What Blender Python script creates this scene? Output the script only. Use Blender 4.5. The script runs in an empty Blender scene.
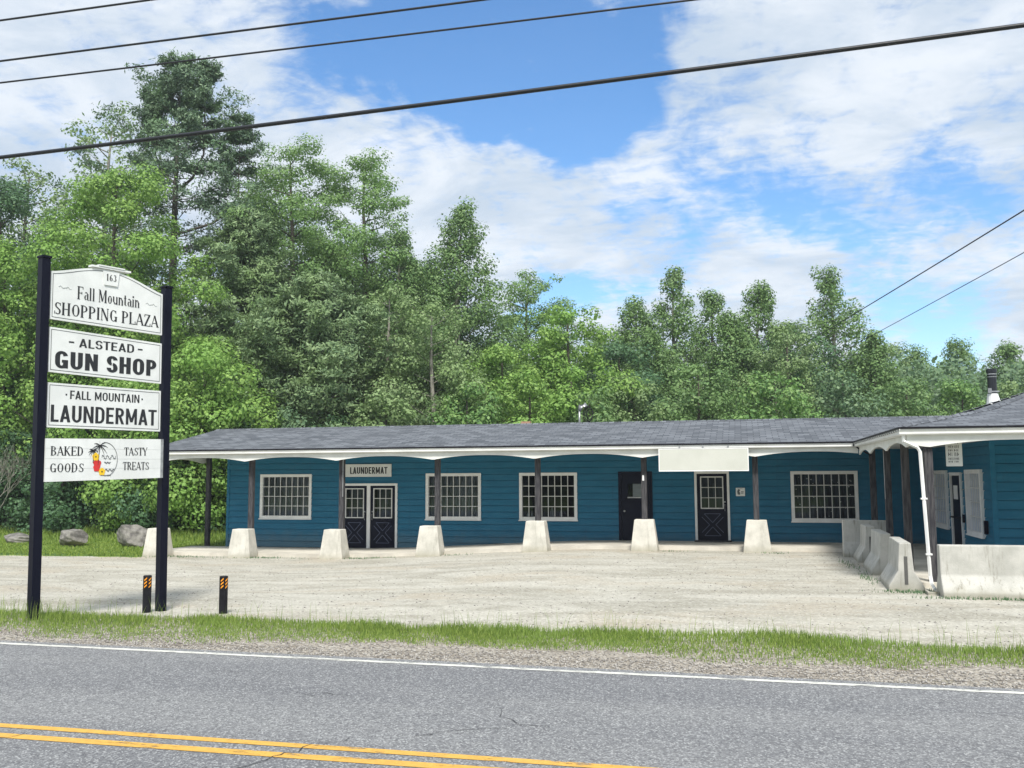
import bpy, math, random
import numpy as np
from mathutils import Vector, Matrix
S = bpy.context.scene
COL = S.collection
rad = math.radians

# ------------------------------------------------------------------ camera
yaw, pit, roll = rad(13.6), rad(5.62), rad(.29)
fw = Vector((-math.sin(yaw)*math.cos(pit), math.cos(yaw)*math.cos(pit), math.sin(pit)))
r0 = Vector((math.cos(yaw), math.sin(yaw), 0)); u0 = r0.cross(fw)
rv = r0*math.cos(roll) - u0*math.sin(roll); uv = u0*math.cos(roll) + r0*math.sin(roll)
cd = bpy.data.cameras.new('camera'); cam = bpy.data.objects.new('camera', cd); COL.objects.link(cam)
cam.matrix_world = Matrix(((rv.x, uv.x, -fw.x, 0), (rv.y, uv.y, -fw.y, 0), (rv.z, uv.z, -fw.z, 2.07), (0, 0, 0, 1)))
cd.sensor_width = 36; cd.lens = 945/1024*36; cd.clip_end = 3000; cd.clip_start = .1
S.camera = cam
S.view_settings.view_transform = 'Standard'; S.view_settings.look = 'None'
S.view_settings.gamma = 1; S.view_settings.exposure = 1.0
S.cycles.use_denoising = True
S.cycles.max_bounces = 8; S.cycles.transparent_max_bounces = 12

# ------------------------------------------------------------------ node helpers
def N(nt, t, **kw):
    n = nt.nodes.new(t)
    for k, v in kw.items():
        if k.startswith('_'): n.inputs[k[1:].replace('_', ' ')].default_value = v
        else: setattr(n, k, v)
    return n
def M(nt, op, a, b=None, c=None, clamp=False):
    n = nt.nodes.new('ShaderNodeMath'); n.operation = op; n.use_clamp = clamp
    for i, v in enumerate((a, b, c)):
        if v is None: continue
        if isinstance(v, (int, float)): n.inputs[i].default_value = v
        else: nt.links.new(v, n.inputs[i])
    return n.outputs[0]
def mixc(nt, f, a, b):
    n = nt.nodes.new('ShaderNodeMix'); n.data_type = 'RGBA'
    for i, v in ((0, f), (6, a), (7, b)):
        if isinstance(v, (int, float)): n.inputs[i].default_value = v
        elif isinstance(v, tuple): n.inputs[i].default_value = (*v, 1) if len(v) == 3 else v
        else: nt.links.new(v, n.inputs[i])
    return n.outputs[2]
def noise(nt, vec, scale, detail=4, rough=.55, dist=0):
    n = N(nt, 'ShaderNodeTexNoise'); n.inputs['Scale'].default_value = scale
    n.inputs['Detail'].default_value = detail; n.inputs['Roughness'].default_value = rough; n.inputs['Distortion'].default_value = dist
    if vec is not None: nt.links.new(vec, n.inputs['Vector'])
    return n.outputs[0]
def rng_map(nt, v, a, b, c=0., d=1.):
    n = N(nt, 'ShaderNodeMapRange'); n.interpolation_type = 'SMOOTHSTEP'
    nt.links.new(v, n.inputs[0])
    for i, x in zip((1, 2, 3, 4), (a, b, c, d)): n.inputs[i].default_value = x
    return n.outputs[0]
def mapping(nt, vec, scale=(1, 1, 1), rot=(0, 0, 0)):
    n = N(nt, 'ShaderNodeMapping'); nt.links.new(vec, n.inputs[0]); n.inputs['Scale'].default_value = scale; n.inputs['Rotation'].default_value = rot
    return n.outputs[0]

# ------------------------------------------------------------------ sky and sun
SUN_EL, SUN_AZ = rad(52), rad(160)          # azimuth of the sun measured from +Y towards +X
w = bpy.data.worlds.new('World'); S.world = w; w.use_nodes = True
nt = w.node_tree; nt.nodes.clear(); L = nt.links
sky = N(nt, 'ShaderNodeTexSky'); sky.sky_type = 'NISHITA'; sky.sun_disc = False
sky.sun_elevation = SUN_EL; sky.sun_rotation = SUN_AZ; sky.air_density = 1.0; sky.dust_density = .4; sky.ozone_density = 3.0
tc = N(nt, 'ShaderNodeTexCoord'); nrm = N(nt, 'ShaderNodeVectorMath', operation='NORMALIZE'); L.new(tc.outputs['Generated'], nrm.inputs[0])
D = nrm.outputs[0]
sep = N(nt, 'ShaderNodeSeparateXYZ'); L.new(D, sep.inputs[0])
den = M(nt, 'ADD', M(nt, 'MAXIMUM', sep.outputs[2], 0.0), .16)
cmb = N(nt, 'ShaderNodeCombineXYZ'); L.new(M(nt, 'DIVIDE', sep.outputs[0], den), cmb.inputs[0]); L.new(M(nt, 'DIVIDE', sep.outputs[1], den), cmb.inputs[1])
PL = cmb.outputs[0]
big = noise(nt, mapping(nt, PL, (1, 1, 1), (0, 0, .5)), 1.5, 7, .6, .6)
mid = noise(nt, mapping(nt, PL, (1.5, .8, 1), (0, 0, -.4)), 5.5, 6, .62, .8)
fine = noise(nt, mapping(nt, PL, (1, 1.5, 1), (0, 0, .25)), 17, 4, .6, .4)
HOLES = [(-0.4022,0.8003,0.4446,714,0.60),(-0.3539,0.8336,0.4241,714,0.90),(-0.2913,0.8630,0.4127,714,1.00),(-0.2222,0.8947,0.3874,590,1.10),(-0.1685,0.9189,0.3568,1012,1.00),(-0.1262,0.9018,0.4134,465,0.95),(-0.2026,0.8786,0.4324,465,1.00),(-0.0644,0.9230,0.3794,1984,0.50),(-0.0845,0.8895,0.4490,1378,0.50),(-0.2673,0.8528,0.4486,714,0.80),(-0.1499,0.9697,0.1928,3101,0.90),(-0.1914,0.9633,0.1884,3101,0.80),(-0.1085,0.9750,0.1938,4465,0.70),(0.1716,0.9749,0.1418,2278,0.80),(0.2143,0.9682,0.1294,2278,0.80),(0.1223,0.9814,0.1479,2278,0.55),(-0.0331,0.9521,0.3039,1012,0.60),(0.0250,0.9622,0.2713,882,0.60),(0.0821,0.9654,0.2476,882,0.60),(0.1372,0.9638,0.2284,714,0.60),(-0.0459,0.9729,0.2268,1116,0.50),(0.2063,0.9363,0.2841,714,0.50),(0.2314,0.9426,0.2409,882,0.50),(-0.1149,0.9534,0.2791,2642,0.45),(0.0454,0.9460,0.3209,1116,0.40),(-0.5159,0.7433,0.4259,714,0.30)]
# openings in the cloud sheet, as directions, edges broken up by noise
warp = N(nt, 'ShaderNodeTexNoise'); L.new(D, warp.inputs['Vector']); warp.inputs['Scale'].default_value = 7; warp.inputs['Detail'].default_value = 4
wsub = N(nt, 'ShaderNodeVectorMath', operation='SUBTRACT'); L.new(warp.outputs['Color'], wsub.inputs[0]); wsub.inputs[1].default_value = (.5, .5, .5)
wsc = N(nt, 'ShaderNodeVectorMath', operation='SCALE'); L.new(wsub.outputs[0], wsc.inputs[0]); wsc.inputs['Scale'].default_value = .15
wadd = N(nt, 'ShaderNodeVectorMath', operation='ADD'); L.new(D, wadd.inputs[0]); L.new(wsc.outputs[0], wadd.inputs[1])
wn = N(nt, 'ShaderNodeVectorMath', operation='NORMALIZE'); L.new(wadd.outputs[0], wn.inputs[0])
tot = None
for (x, y, z, k, a) in HOLES:
    dp = N(nt, 'ShaderNodeVectorMath', operation='DOT_PRODUCT'); L.new(wn.outputs[0], dp.inputs[0]); dp.inputs[1].default_value = (x, y, z)
    e = M(nt, 'MULTIPLY', M(nt, 'EXPONENT', M(nt, 'MULTIPLY', M(nt, 'SUBTRACT', dp.outputs['Value'], 1.0), float(k))), a)
    tot = e if tot is None else M(nt, 'ADD', tot, e)
hole = M(nt, 'MINIMUM', tot, 1.15)
cov = M(nt, 'ADD', M(nt, 'MULTIPLY', M(nt, 'SUBTRACT', big, .5), 1.1), M(nt, 'MULTIPLY', M(nt, 'SUBTRACT', mid, .5), 1.25))
cov = M(nt, 'ADD', cov, M(nt, 'MULTIPLY', M(nt, 'SUBTRACT', fine, .5), 1.0))
cov = M(nt, 'SUBTRACT', M(nt, 'ADD', cov, .86), M(nt, 'MULTIPLY', hole, .92))
cf = rng_map(nt, cov, .02, .86, 0.03, .97)
shade = rng_map(nt, noise(nt, mapping(nt, PL, (1, 1.3, 1)), 2.6, 6, .6, .5), .33, .66)
ccol = mixc(nt, shade, (2.75, 3.2, 3.75), (3.95, 4.2, 4.5))
hsv = N(nt, 'ShaderNodeHueSaturation'); L.new(sky.outputs[0], hsv.inputs['Color']); hsv.inputs['Saturation'].default_value = 1.22; hsv.inputs['Value'].default_value = .92
bg = N(nt, 'ShaderNodeBackground'); bg.inputs['Strength'].default_value = .115
L.new(mixc(nt, cf, hsv.outputs[0], ccol), bg.inputs['Color'])
ow = N(nt, 'ShaderNodeOutputWorld'); L.new(bg.outputs[0], ow.inputs[0])

sl = bpy.data.lights.new('sun', 'SUN'); sl.energy = 2.7; sl.angle = rad(12); sl.color = (1, .955, .88)
so = bpy.data.objects.new('sun', sl); COL.objects.link(so)
to_sun = Vector((math.sin(SUN_AZ)*math.cos(SUN_EL), math.cos(SUN_AZ)*math.cos(SUN_EL), math.sin(SUN_EL)))
so.rotation_euler = to_sun.to_track_quat('Z', 'Y').to_euler()

# ------------------------------------------------------------------ materials
def new_mat(name):
    m = bpy.data.materials.new(name); m.use_nodes = True; nt = m.node_tree; nt.nodes.clear()
    out = N(nt, 'ShaderNodeOutputMaterial'); b = N(nt, 'ShaderNodeBsdfPrincipled'); nt.links.new(b.outputs[0], out.inputs[0])
    geo = N(nt, 'ShaderNodeTexCoord')
    return m, nt, b, geo.outputs['Object'], out
def bump(nt, b, h, strength=.3, dist=.01):
    n = N(nt, 'ShaderNodeBump'); n.inputs['Strength'].default_value = strength; n.inputs['Distance'].default_value = dist
    nt.links.new(h, n.inputs['Height']); nt.links.new(n.outputs[0], b.inputs['Normal'])
def basic(name, c1, c2=None, scale=6, rough=.6, bs=0, bscale=60, stretch=(1, 1, 1), spec=.5, metal=0, lo=.35, hi=.65):
    m, nt, b, P, out = new_mat(name)
    c2 = c2 or tuple(x*.85 for x in c1)
    v = mapping(nt, P, stretch)
    nt.links.new(mixc(nt, rng_map(nt, noise(nt, v, scale, 5, .6), lo, hi), c2, c1), b.inputs['Base Color'])
    b.inputs['Roughness'].default_value = rough; b.inputs['Specular IOR Level'].default_value = spec; b.inputs['Metallic'].default_value = metal
    if bs: bump(nt, b, noise(nt, v, bscale, 4), bs, .01)
    return m
MT = {}
MT['siding'] = basic('teal_siding_paint', (.021, .160, .275), (.015, .138, .245), 1.6, .5, .1, 40, (1, 1, 4), spec=.2)
MT['white'] = basic('white_paint', (.86, .87, .87), (.78, .79, .79), 3, .45)
MT['gutter'] = basic('white_gutter_metal', (.80, .81, .80), (.70, .71, .70), 2, .35)
MT['navy'] = basic('navy_door_paint', (.002, .004, .018), (.0015, .003, .014), 4, .4, spec=.15)
MT['navypost'] = basic('navy_sign_post_paint', (.001, .0013, .006), (.005, .006, .015), 9, .35, .1, 60, (1, 1, .2), spec=.12, lo=.5, hi=.8)
MT['wood'] = basic('weathered_grey_wood', (.07, .068, .072), (.018, .018, .024), 5, .85, .5, 30, (6, 6, .6))
MT['dark'] = basic('black_rubber', (.006, .006, .009), (.012, .012, .016), 12, .5, spec=.2)
MT['black'] = basic('black_lettering', (.010, .012, .016), (.016, .018, .022), 12, .6)
MT['groove'] = basic('door_moulding', (.07, .09, .16), None, 12, .4)
MT['muntin'] = basic('window_grille_white', (.72, .73, .72), None, 4, .5)
MT['curtain'] = basic('grey_net_curtain', (.36, .39, .41), (.16, .175, .19), 2.5, .9, 0, 60, (6, 1, .3))
MT['curtain_dark'] = basic('dim_grey_curtain', (.10, .115, .135), (.045, .055, .07), 2.5, .9, 0, 60, (5, 1, .4))
MT['blind'] = basic('pale_window_blind', (.62, .63, .64), (.5, .51, .53), 2.5, .8, 0, 60, (1, 1, 8))
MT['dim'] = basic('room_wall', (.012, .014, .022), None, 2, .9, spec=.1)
MT['steel'] = basic('galvanised_steel', (.45, .46, .47), (.3, .31, .32), 8, .4, metal=.7)
MT['pipe'] = basic('black_flue_pipe', (.012, .014, .02), None, 8, .35)
MT['rock'] = basic('granite_boulder', (.24, .23, .21), (.085, .08, .075), 3.5, .9, .9, 12)
MT['bark'] = basic('tree_bark', (.10, .085, .07), (.045, .038, .03), 4, .9, .5, 20, (3, 3, .5))
MT['palebark'] = basic('pale_tree_bark', (.30, .29, .25), (.14, .13, .11), 4, .9, .4, 20, (3, 3, .6))
MT['wire'] = basic('black_cable', (.010, .011, .018), None, 5, .5)
MT['orange'] = basic('tape_orange', (.8, .30, .02), None, 10, .3)
MT['yellowf'] = basic('yellow_petal_paint', (.85, .55, .02), None, 10, .5)
MT['redf'] = basic('red_petal_paint', (.62, .03, .03), None, 10, .5)
MT['cream'] = basic('blank_sign_cream', (.54, .55, .50), (.50, .51, .46), 1.2, .5)
MT['clay'] = basic('terracotta', (.38, .22, .15), None, 10, .8)
MT['soffit'] = basic('soffit_paint', (.74, .75, .72), (.66, .67, .64), 2, .6)

def concrete(name, base, dark, streak):
    m, nt, b, P0, out = new_mat(name)
    oi = N(nt, 'ShaderNodeObjectInfo'); cx_ = N(nt, 'ShaderNodeCombineXYZ'); nt.links.new(M(nt, 'MULTIPLY', oi.outputs['Random'], 37.), cx_.inputs[0]); nt.links.new(M(nt, 'MULTIPLY', oi.outputs['Random'], 11.), cx_.inputs[1])
    va = N(nt, 'ShaderNodeVectorMath', operation='ADD'); nt.links.new(P0, va.inputs[0]); nt.links.new(cx_.outputs[0], va.inputs[1]); P = va.outputs[0]
    c = mixc(nt, rng_map(nt, noise(nt, P, 2.2, 6, .65), .3, .7), dark, base)
    sv = noise(nt, mapping(nt, P, (7, 7, .55)), 1.6, 5, .65)
    c = mixc(nt, M(nt, 'MULTIPLY', rng_map(nt, sv, .52, .72), streak), c, (.16, .15, .11))
    sp = N(nt, 'ShaderNodeSeparateXYZ'); nt.links.new(P, sp.inputs[0])
    low = M(nt, 'MULTIPLY', rng_map(nt, M(nt, 'ADD', sp.outputs[2], M(nt, 'MULTIPLY', noise(nt, P, 5, 4), .22)), .08, .34, 1, 0), .55)
    c = mixc(nt, low, c, (.24, .22, .14))
    nt.links.new(c, b.inputs['Base Color']); b.inputs['Roughness'].default_value = .9
    bump(nt, b, noise(nt, P, 45, 5), .35, .01)
    return m
MT['concrete'] = concrete('cast_concrete', (.62, .60, .54), (.45, .44, .39), .35)
MT['barrier'] = concrete('stained_barrier_concrete', (.49, .485, .45), (.36, .36, .33), .75)
MT['slab'] = basic('porch_slab_concrete', (.60, .57, .50), (.46, .435, .38), 1.3, .9, .3, 40)

def shingle(name, rot):
    m, nt, b, P, out = new_mat(name)
    v = mapping(nt, P, (1, 1, 1), (0, 0, rot))
    br = N(nt, 'ShaderNodeTexBrick'); nt.links.new(v, br.inputs['Vector'])
    br.offset = .5; br.inputs['Scale'].default_value = 1; br.inputs['Brick Width'].default_value = .34; br.inputs['Row Height'].default_value = .21
    br.inputs['Mortar Size'].default_value = .013; br.inputs['Color1'].default_value = (.170, .186, .208, 1); br.inputs['Color2'].default_value = (.040, .047, .057, 1)
    br.inputs['Mortar'].default_value = (.012, .013, .02, 1); br.inputs['Bias'].default_value = -.05
    c = mixc(nt, rng_map(nt, noise(nt, P, .5, 4), .3, .7, 0, .25), br.outputs[0], (.082, .088, .098))
    c = mixc(nt, rng_map(nt, noise(nt, P, 70, 2), .35, .65, 0, .5), c, (.100, .112, .135))
    nt.links.new(c, b.inputs['Base Color']); b.inputs['Roughness'].default_value = .9
    bump(nt, b, br.outputs['Fac'], -.6, .01)
    return m
MT['shingle'] = shingle('asphalt_shingles', 0); MT['shingle_side'] = shingle('asphalt_shingles_turned', math.pi/2)

def glass(name, tint=.02):
    m, nt, b, P, out = new_mat(name)
    tr = N(nt, 'ShaderNodeBsdfTransparent'); tr.inputs[0].default_value = (.78, .82, .82, 1)
    gl = N(nt, 'ShaderNodeBsdfGlossy'); gl.inputs['Roughness'].default_value = .03; gl.inputs[0].default_value = (.62, .72, .92, 1)
    fr = N(nt, 'ShaderNodeFresnel'); fr.inputs[0].default_value = 1.5
    mx = N(nt, 'ShaderNodeMixShader'); nt.links.new(fr.outputs[0], mx.inputs[0]); nt.links.new(tr.outputs[0], mx.inputs[1]); nt.links.new(gl.outputs[0], mx.inputs[2])
    nt.links.new(mx.outputs[0], out.inputs[0])
    return m
MT['glass'] = glass('window_glass')

def leaf_mat(name, c_lo, c_hi, c_alt, transl=.35):
    m, nt, b, P, out = new_mat(name)
    g = N(nt, 'ShaderNodeNewGeometry')
    c = mixc(nt, g.outputs['Random Per Island'], c_lo, c_hi)
    c = mixc(nt, rng_map(nt, noise(nt, P, .45, 3), .42, .68, 0, .7), c, c_alt)
    nt.links.new(c, b.inputs['Base Color']); b.inputs['Roughness'].default_value = .55; b.inputs['Specular IOR Level'].default_value = .35
    t = N(nt, 'ShaderNodeBsdfTranslucent'); nt.links.new(mixc(nt, .35, c, (.14, .22, .06)), t.inputs[0])
    mx = N(nt, 'ShaderNodeMixShader'); mx.inputs[0].default_value = transl
    nt.links.new(b.outputs[0], mx.inputs[1]); nt.links.new(t.outputs[0], mx.inputs[2]); nt.links.new(mx.outputs[0], out.inputs[0])
    return m
LM = {
 'maple': leaf_mat('maple_leaves', (0.121, 0.242, 0.055), (0.352, 0.532, 0.137), (0.258, 0.471, 0.101), .40),
 'dark': leaf_mat('dark_leaves', (0.043, 0.111, 0.056), (0.139, 0.253, 0.116), (0.083, 0.177, 0.080), .32),
 'ash': leaf_mat('ash_leaves', (0.122, 0.229, 0.082), (0.289, 0.445, 0.157), (0.226, 0.399, 0.114), .42),
 'poplar': leaf_mat('poplar_leaves', (.085, .18, .065), (.27, .40, .16), (.19, .32, .10), .38),
 'aspen': leaf_mat('aspen_leaves', (.13, .22, .085), (.36, .48, .23), (.24, .36, .13), .38),
 'pine': leaf_mat('pine_needles', (.06, .12, .08), (.21, .30, .18), (.14, .24, .11), .22),
 'pinepale': leaf_mat('pale_pine_needles', (.085, .155, .075), (.28, .39, .19), (.20, .30, .11), .25),  # paler needle colour than the tall pine
 'shade': leaf_mat('shaded_shrub_leaves', (.018, .055, .026), (.07, .15, .055), (.04, .09, .03), .25),  # shade behind the sign painted into a darker leaf colour
 'bushy': leaf_mat('bush_leaves', (0.083, 0.192, 0.064), (0.304, 0.474, 0.150), (0.178, 0.340, 0.103), .38),
 'wood': leaf_mat('woodland_leaves', (0.058, 0.126, 0.070), (0.210, 0.313, 0.160), (0.130, 0.223, 0.107), .30),
 'grass': leaf_mat('grass_blades', (.11, .20, .035), (.36, .46, .11), (.24, .36, .08), .40),
 'lawn': leaf_mat('meadow_blades', (.11, .20, .04), (.33, .43, .09), (.24, .36, .07), .40),
}

m = MT['siding']; nt = m.node_tree; b = next(n for n in nt.nodes if n.type == 'BSDF_PRINCIPLED'); P = next(n for n in nt.nodes if n.type == 'TEX_COORD').outputs['Object']
src = b.inputs['Base Color'].links[0].from_socket; sp = N(nt, 'ShaderNodeSeparateXYZ'); nt.links.new(P, sp.inputs[0])
dirt = M(nt, 'MULTIPLY', rng_map(nt, M(nt, 'ADD', sp.outputs[2], M(nt, 'MULTIPLY', noise(nt, P, 2.2, 6, .7), .7)), .2, .75, 1, 0), .38)
c = mixc(nt, dirt, src, (.17, .19, .17)); c = mixc(nt, M(nt, 'MULTIPLY', rng_map(nt, noise(nt, mapping(nt, P, (.5, .5, 3)), 1.4, 6, .7), .5, .75), .3), c, (.06, .20, .29))
c = mixc(nt, M(nt, 'MULTIPLY', rng_map(nt, noise(nt, mapping(nt, P, (4, 4, .35)), 2.0, 4, .6), .58, .75), .35), c, (.02, .10, .17))
nt.links.new(c, b.inputs['Base Color'])

# ------------------------------------------------------------------ mesh helpers
def tag(o, label=None, cat=None, group=None, kind=None):
    if label: o['label'] = label
    if cat: o['category'] = cat
    if group: o['group'] = group
    if kind: o['kind'] = kind
    return o
def empty(name, loc, label, cat, group=None, rz=0):
    o = bpy.data.objects.new(name, None); COL.objects.link(o); o.location = loc; o.rotation_euler = (0, 0, rz)
    o.empty_display_size = .2
    return tag(o, label, cat, group)
ROOT = {}
def raw(name, V, F, mats, parent=None, local=False, smooth=False, idx=None):
    """V in world coordinates unless local; the origin of a child is its thing's origin"""
    me = bpy.data.meshes.new(name); V = np.asarray(V, dtype=np.float64).reshape(-1, 3)
    if parent is not None and not local:
        p = parent; off = np.zeros(3)
        while p is not None: off += np.array(p.location); p = p.parent
        V = V - off
    me.from_pydata(V.tolist(), [], F)
    for m in (mats if isinstance(mats, (list, tuple)) else [mats]): me.materials.append(m)
    if idx is not None: me.polygons.foreach_set('material_index', idx)
    if smooth: me.polygons.foreach_set('use_smooth', [True]*len(me.polygons))
    me.update()
    o = bpy.data.objects.new(name, me); COL.objects.link(o); o.parent = parent
    return o
class MB:
    def __init__(s): s.V = []; s.F = []
    def poly(s, pts, faces):
        n = len(s.V); s.V += [tuple(p) for p in pts]; s.F += [tuple(i+n for i in f) for f in faces]; return s
    def box(s, x0, x1, y0, y1, z0, z1):
        return s.poly([(x0,y0,z0),(x1,y0,z0),(x1,y1,z0),(x0,y1,z0),(x0,y0,z1),(x1,y0,z1),(x1,y1,z1),(x0,y1,z1)],
            [(0,3,2,1),(4,5,6,7),(0,1,5,4),(1,2,6,5),(2,3,7,6),(3,0,4,7)])
    def prism(s, prof, a0, a1, axis='x'):
        """prof: (u,v) counter-clockwise; axis x: (u,v)=(y,z); axis y: (u,v)=(x,z); axis z: (x,y)"""
        n = len(prof); f = {'x': lambda a,u,v: (a,u,v), 'y': lambda a,u,v: (u,a,v), 'z': lambda a,u,v: (u,v,a)}[axis]
        pts = [f(a0, *p) for p in prof] + [f(a1, *p) for p in prof]
        fs = [tuple(range(n))[::-1], tuple(range(n, 2*n))] + [(i, (i+1) % n, n+(i+1) % n, n+i) for i in range(n)]
        return s.poly(pts, fs)
    def frustum(s, cx, cy, z0, z1, b, t, bd=None, td=None):
        bd = bd or b; td = td or t
        p = [(cx+sx*b/2, cy+sy*bd/2, z0) for sx, sy in ((-1,-1),(1,-1),(1,1),(-1,1))] + [(cx+sx*t/2, cy+sy*td/2, z1) for sx, sy in ((-1,-1),(1,-1),(1,1),(-1,1))]
        return s.poly(p, [(0,3,2,1),(4,5,6,7),(0,1,5,4),(1,2,6,5),(2,3,7,6),(3,0,4,7)])
    def tube(s, pts, rs, n=8, cap=True):
        pts = [Vector(p) for p in pts]; rs = rs if isinstance(rs, (list, tuple)) else [rs]*len(pts)
        base = len(s.V); ref = None
        for i, p in enumerate(pts):
            d = (pts[min(i+1, len(pts)-1)] - pts[max(i-1, 0)]).normalized()
            if ref is None: ref = Vector((0, 0, 1)) if abs(d.z) < .9 else Vector((1, 0, 0))
            a = d.cross(ref).normalized(); b = d.cross(a).normalized()
            for k in range(n):
                t = 2*math.pi*k/n; s.V.append(tuple(p + (a*math.cos(t) + b*math.sin(t))*rs[i]))
        for i in range(len(pts)-1):
            for k in range(n):
                s.F.append((base+i*n+k, base+i*n+(k+1) % n, base+(i+1)*n+(k+1) % n, base+(i+1)*n+k))
        if cap:
            s.F.append(tuple(base+k for k in range(n))[::-1]); s.F.append(tuple(base+(len(pts)-1)*n+k for k in range(n)))
        return s
    def build(s, name, mat, parent=None, local=False, smooth=False, bevel=0, seg=2):
        o = raw(name, s.V, s.F, mat, parent, local, smooth)
        if bevel:
            md = o.modifiers.new('bevel', 'BEVEL'); md.width = bevel; md.segments = seg; md.limit_method = 'ANGLE'; md.angle_limit = rad(25)
        return o
def sstep(a, b, x):
    t = np.clip((x-a)/(b-a), 0, 1); return t*t*(3-2*t)
def gz(x, y):
    return -.35*(1-sstep(-12.8, -3.4, x))*sstep(14, 25, y) - .13*(1-sstep(-8.6, -3.5, x))*sstep(12.7, 13.9, y)*(1-sstep(16, 24, y))
def g(x, y): return float(gz(np.float64(x), np.float64(y)))
def vnoise(x, seed=0, sc=1.):
    """smooth 1-D noise in -1..1"""
    rs = np.random.RandomState(seed); t = rs.uniform(-1, 1, 4096); x = np.asarray(x)*sc + 1000
    i = np.floor(x).astype(int); f = x-i; f = f*f*(3-2*f)
    return t[i % 4096]*(1-f) + t[(i+1) % 4096]*f

# ------------------------------------------------------------------ ground materials
def ground_mats():
    # soil and grass under everything
    m, nt, b, P, out = new_mat('meadow_ground')
    c = mixc(nt, rng_map(nt, noise(nt, P, 1.1, 6, .65), .35, .65), (.13, .19, .045), (.26, .32, .08))
    c = mixc(nt, rng_map(nt, noise(nt, P, .35, 4, .6), .55, .75, 0, .7), c, (.26, .23, .13))
    nt.links.new(c, b.inputs['Base Color']); b.inputs['Roughness'].default_value = 1; b.inputs['Specular IOR Level'].default_value = .1
    bump(nt, b, noise(nt, P, 14, 5), .8, .04); MT['meadow'] = m
    # pale packed gravel of the lot, with tyre-swept streaks
    m, nt, b, P, out = new_mat('lot_gravel')
    st = noise(nt, mapping(nt, P, (.42, 1.05, 1), (0, 0, -.10)), .8, 9, .66, 1.3)
    pt = noise(nt, mapping(nt, P, (.6, 1, 1)), .5, 6, .65, .4)
    c = mixc(nt, rng_map(nt, st, .36, .62), (.30, .285, .235), (.435, .42, .365))
    c = mixc(nt, rng_map(nt, pt, .50, .66, 0, .8), c, (.37, .33, .26))
    c = mixc(nt, rng_map(nt, noise(nt, mapping(nt, P, (.35, 1.1, 1), (0, 0, .12)), 1.0, 7, .72), .60, .74, 0, .5), c, (.27, .25, .21))
    gr = N(nt, 'ShaderNodeTexVoronoi'); nt.links.new(P, gr.inputs['Vector']); gr.inputs['Scale'].default_value = 26
    gs = N(nt, 'ShaderNodeSeparateColor'); nt.links.new(gr.outputs['Color'], gs.inputs[0])
    c = mixc(nt, rng_map(nt, gs.outputs[0], .60, .95, 0, .38), c, (.20, .185, .16))
    c = mixc(nt, rng_map(nt, gs.outputs[1], .72, .98, 0, .42), c, (.62, .60, .53))
    nt.links.new(c, b.inputs['Base Color']); b.inputs['Roughness'].default_value = .95
    hh = M(nt, 'ADD', M(nt, 'MULTIPLY', st, 2.0), M(nt, 'ADD', noise(nt, P, 30, 4), M(nt, 'MULTIPLY', gr.outputs['Distance'], -.8)))
    bump(nt, b, hh, .38, .03); MT['lot'] = m
    # shoulder grit
    m, nt, b, P, out = new_mat('shoulder_grit')
    c = mixc(nt, rng_map(nt, noise(nt, mapping(nt, P, (.6, 2.4, 1)), 1.6, 7, .7), .35, .65), (.225, .195, .155), (.38, .345, .29))
    gr = N(nt, 'ShaderNodeTexVoronoi'); nt.links.new(P, gr.inputs['Vector']); gr.inputs['Scale'].default_value = 32
    gs = N(nt, 'ShaderNodeSeparateColor'); nt.links.new(gr.outputs['Color'], gs.inputs[0])
    c = mixc(nt, rng_map(nt, gs.outputs[0], .5, .95, 0, .8), c, (.12, .11, .10))
    c = mixc(nt, rng_map(nt, gs.outputs[1], .6, .98, 0, .8), c, (.52, .49, .44))
    c = mixc(nt, rng_map(nt, noise(nt, mapping(nt, P, (.35, 1, 1)), .8, 6, .6), .57, .72, 0, .6), c, (.14, .17, .055))
    nt.links.new(c, b.inputs['Base Color']); b.inputs['Roughness'].default_value = .95
    bump(nt, b, M(nt, 'ADD', gr.outputs['Distance'], noise(nt, P, 30, 4)), .8, .03); MT['grit'] = m
    # worn asphalt with light and dark aggregate
    m, nt, b, P, out = new_mat('worn_asphalt')
    c = mixc(nt, rng_map(nt, noise(nt, mapping(nt, P, (.12, 1, 1)), .9, 5, .6), .35, .65), (.15, .155, .165), (.20, .205, .21))
    v1 = N(nt, 'ShaderNodeTexVoronoi'); nt.links.new(P, v1.inputs['Vector']); v1.inputs['Scale'].default_value = 75
    s1 = N(nt, 'ShaderNodeSeparateColor'); nt.links.new(v1.outputs['Color'], s1.inputs[0])
    c = mixc(nt, rng_map(nt, s1.outputs[0], .45, .95, 0, .65), c, (.065, .066, .075))
    c = mixc(nt, rng_map(nt, s1.outputs[1], .62, 1, 0, .85), c, (.38, .39, .39))
    v2 = N(nt, 'ShaderNodeTexVoronoi'); nt.links.new(P, v2.inputs['Vector']); v2.inputs['Scale'].default_value = 31
    s2 = N(nt, 'ShaderNodeSeparateColor'); nt.links.new(v2.outputs['Color'], s2.inputs[0])
    c = mixc(nt, rng_map(nt, s2.outputs[0], .6, 1, 0, .35), c, (.06, .06, .07))
    nt.links.new(c, b.inputs['Base Color']); b.inputs['Roughness'].default_value = .85
    bump(nt, b, M(nt, 'ADD', v1.outputs['Distance'], noise(nt, P, 40, 3)), .5, .012); MT['asphalt'] = m
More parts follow.
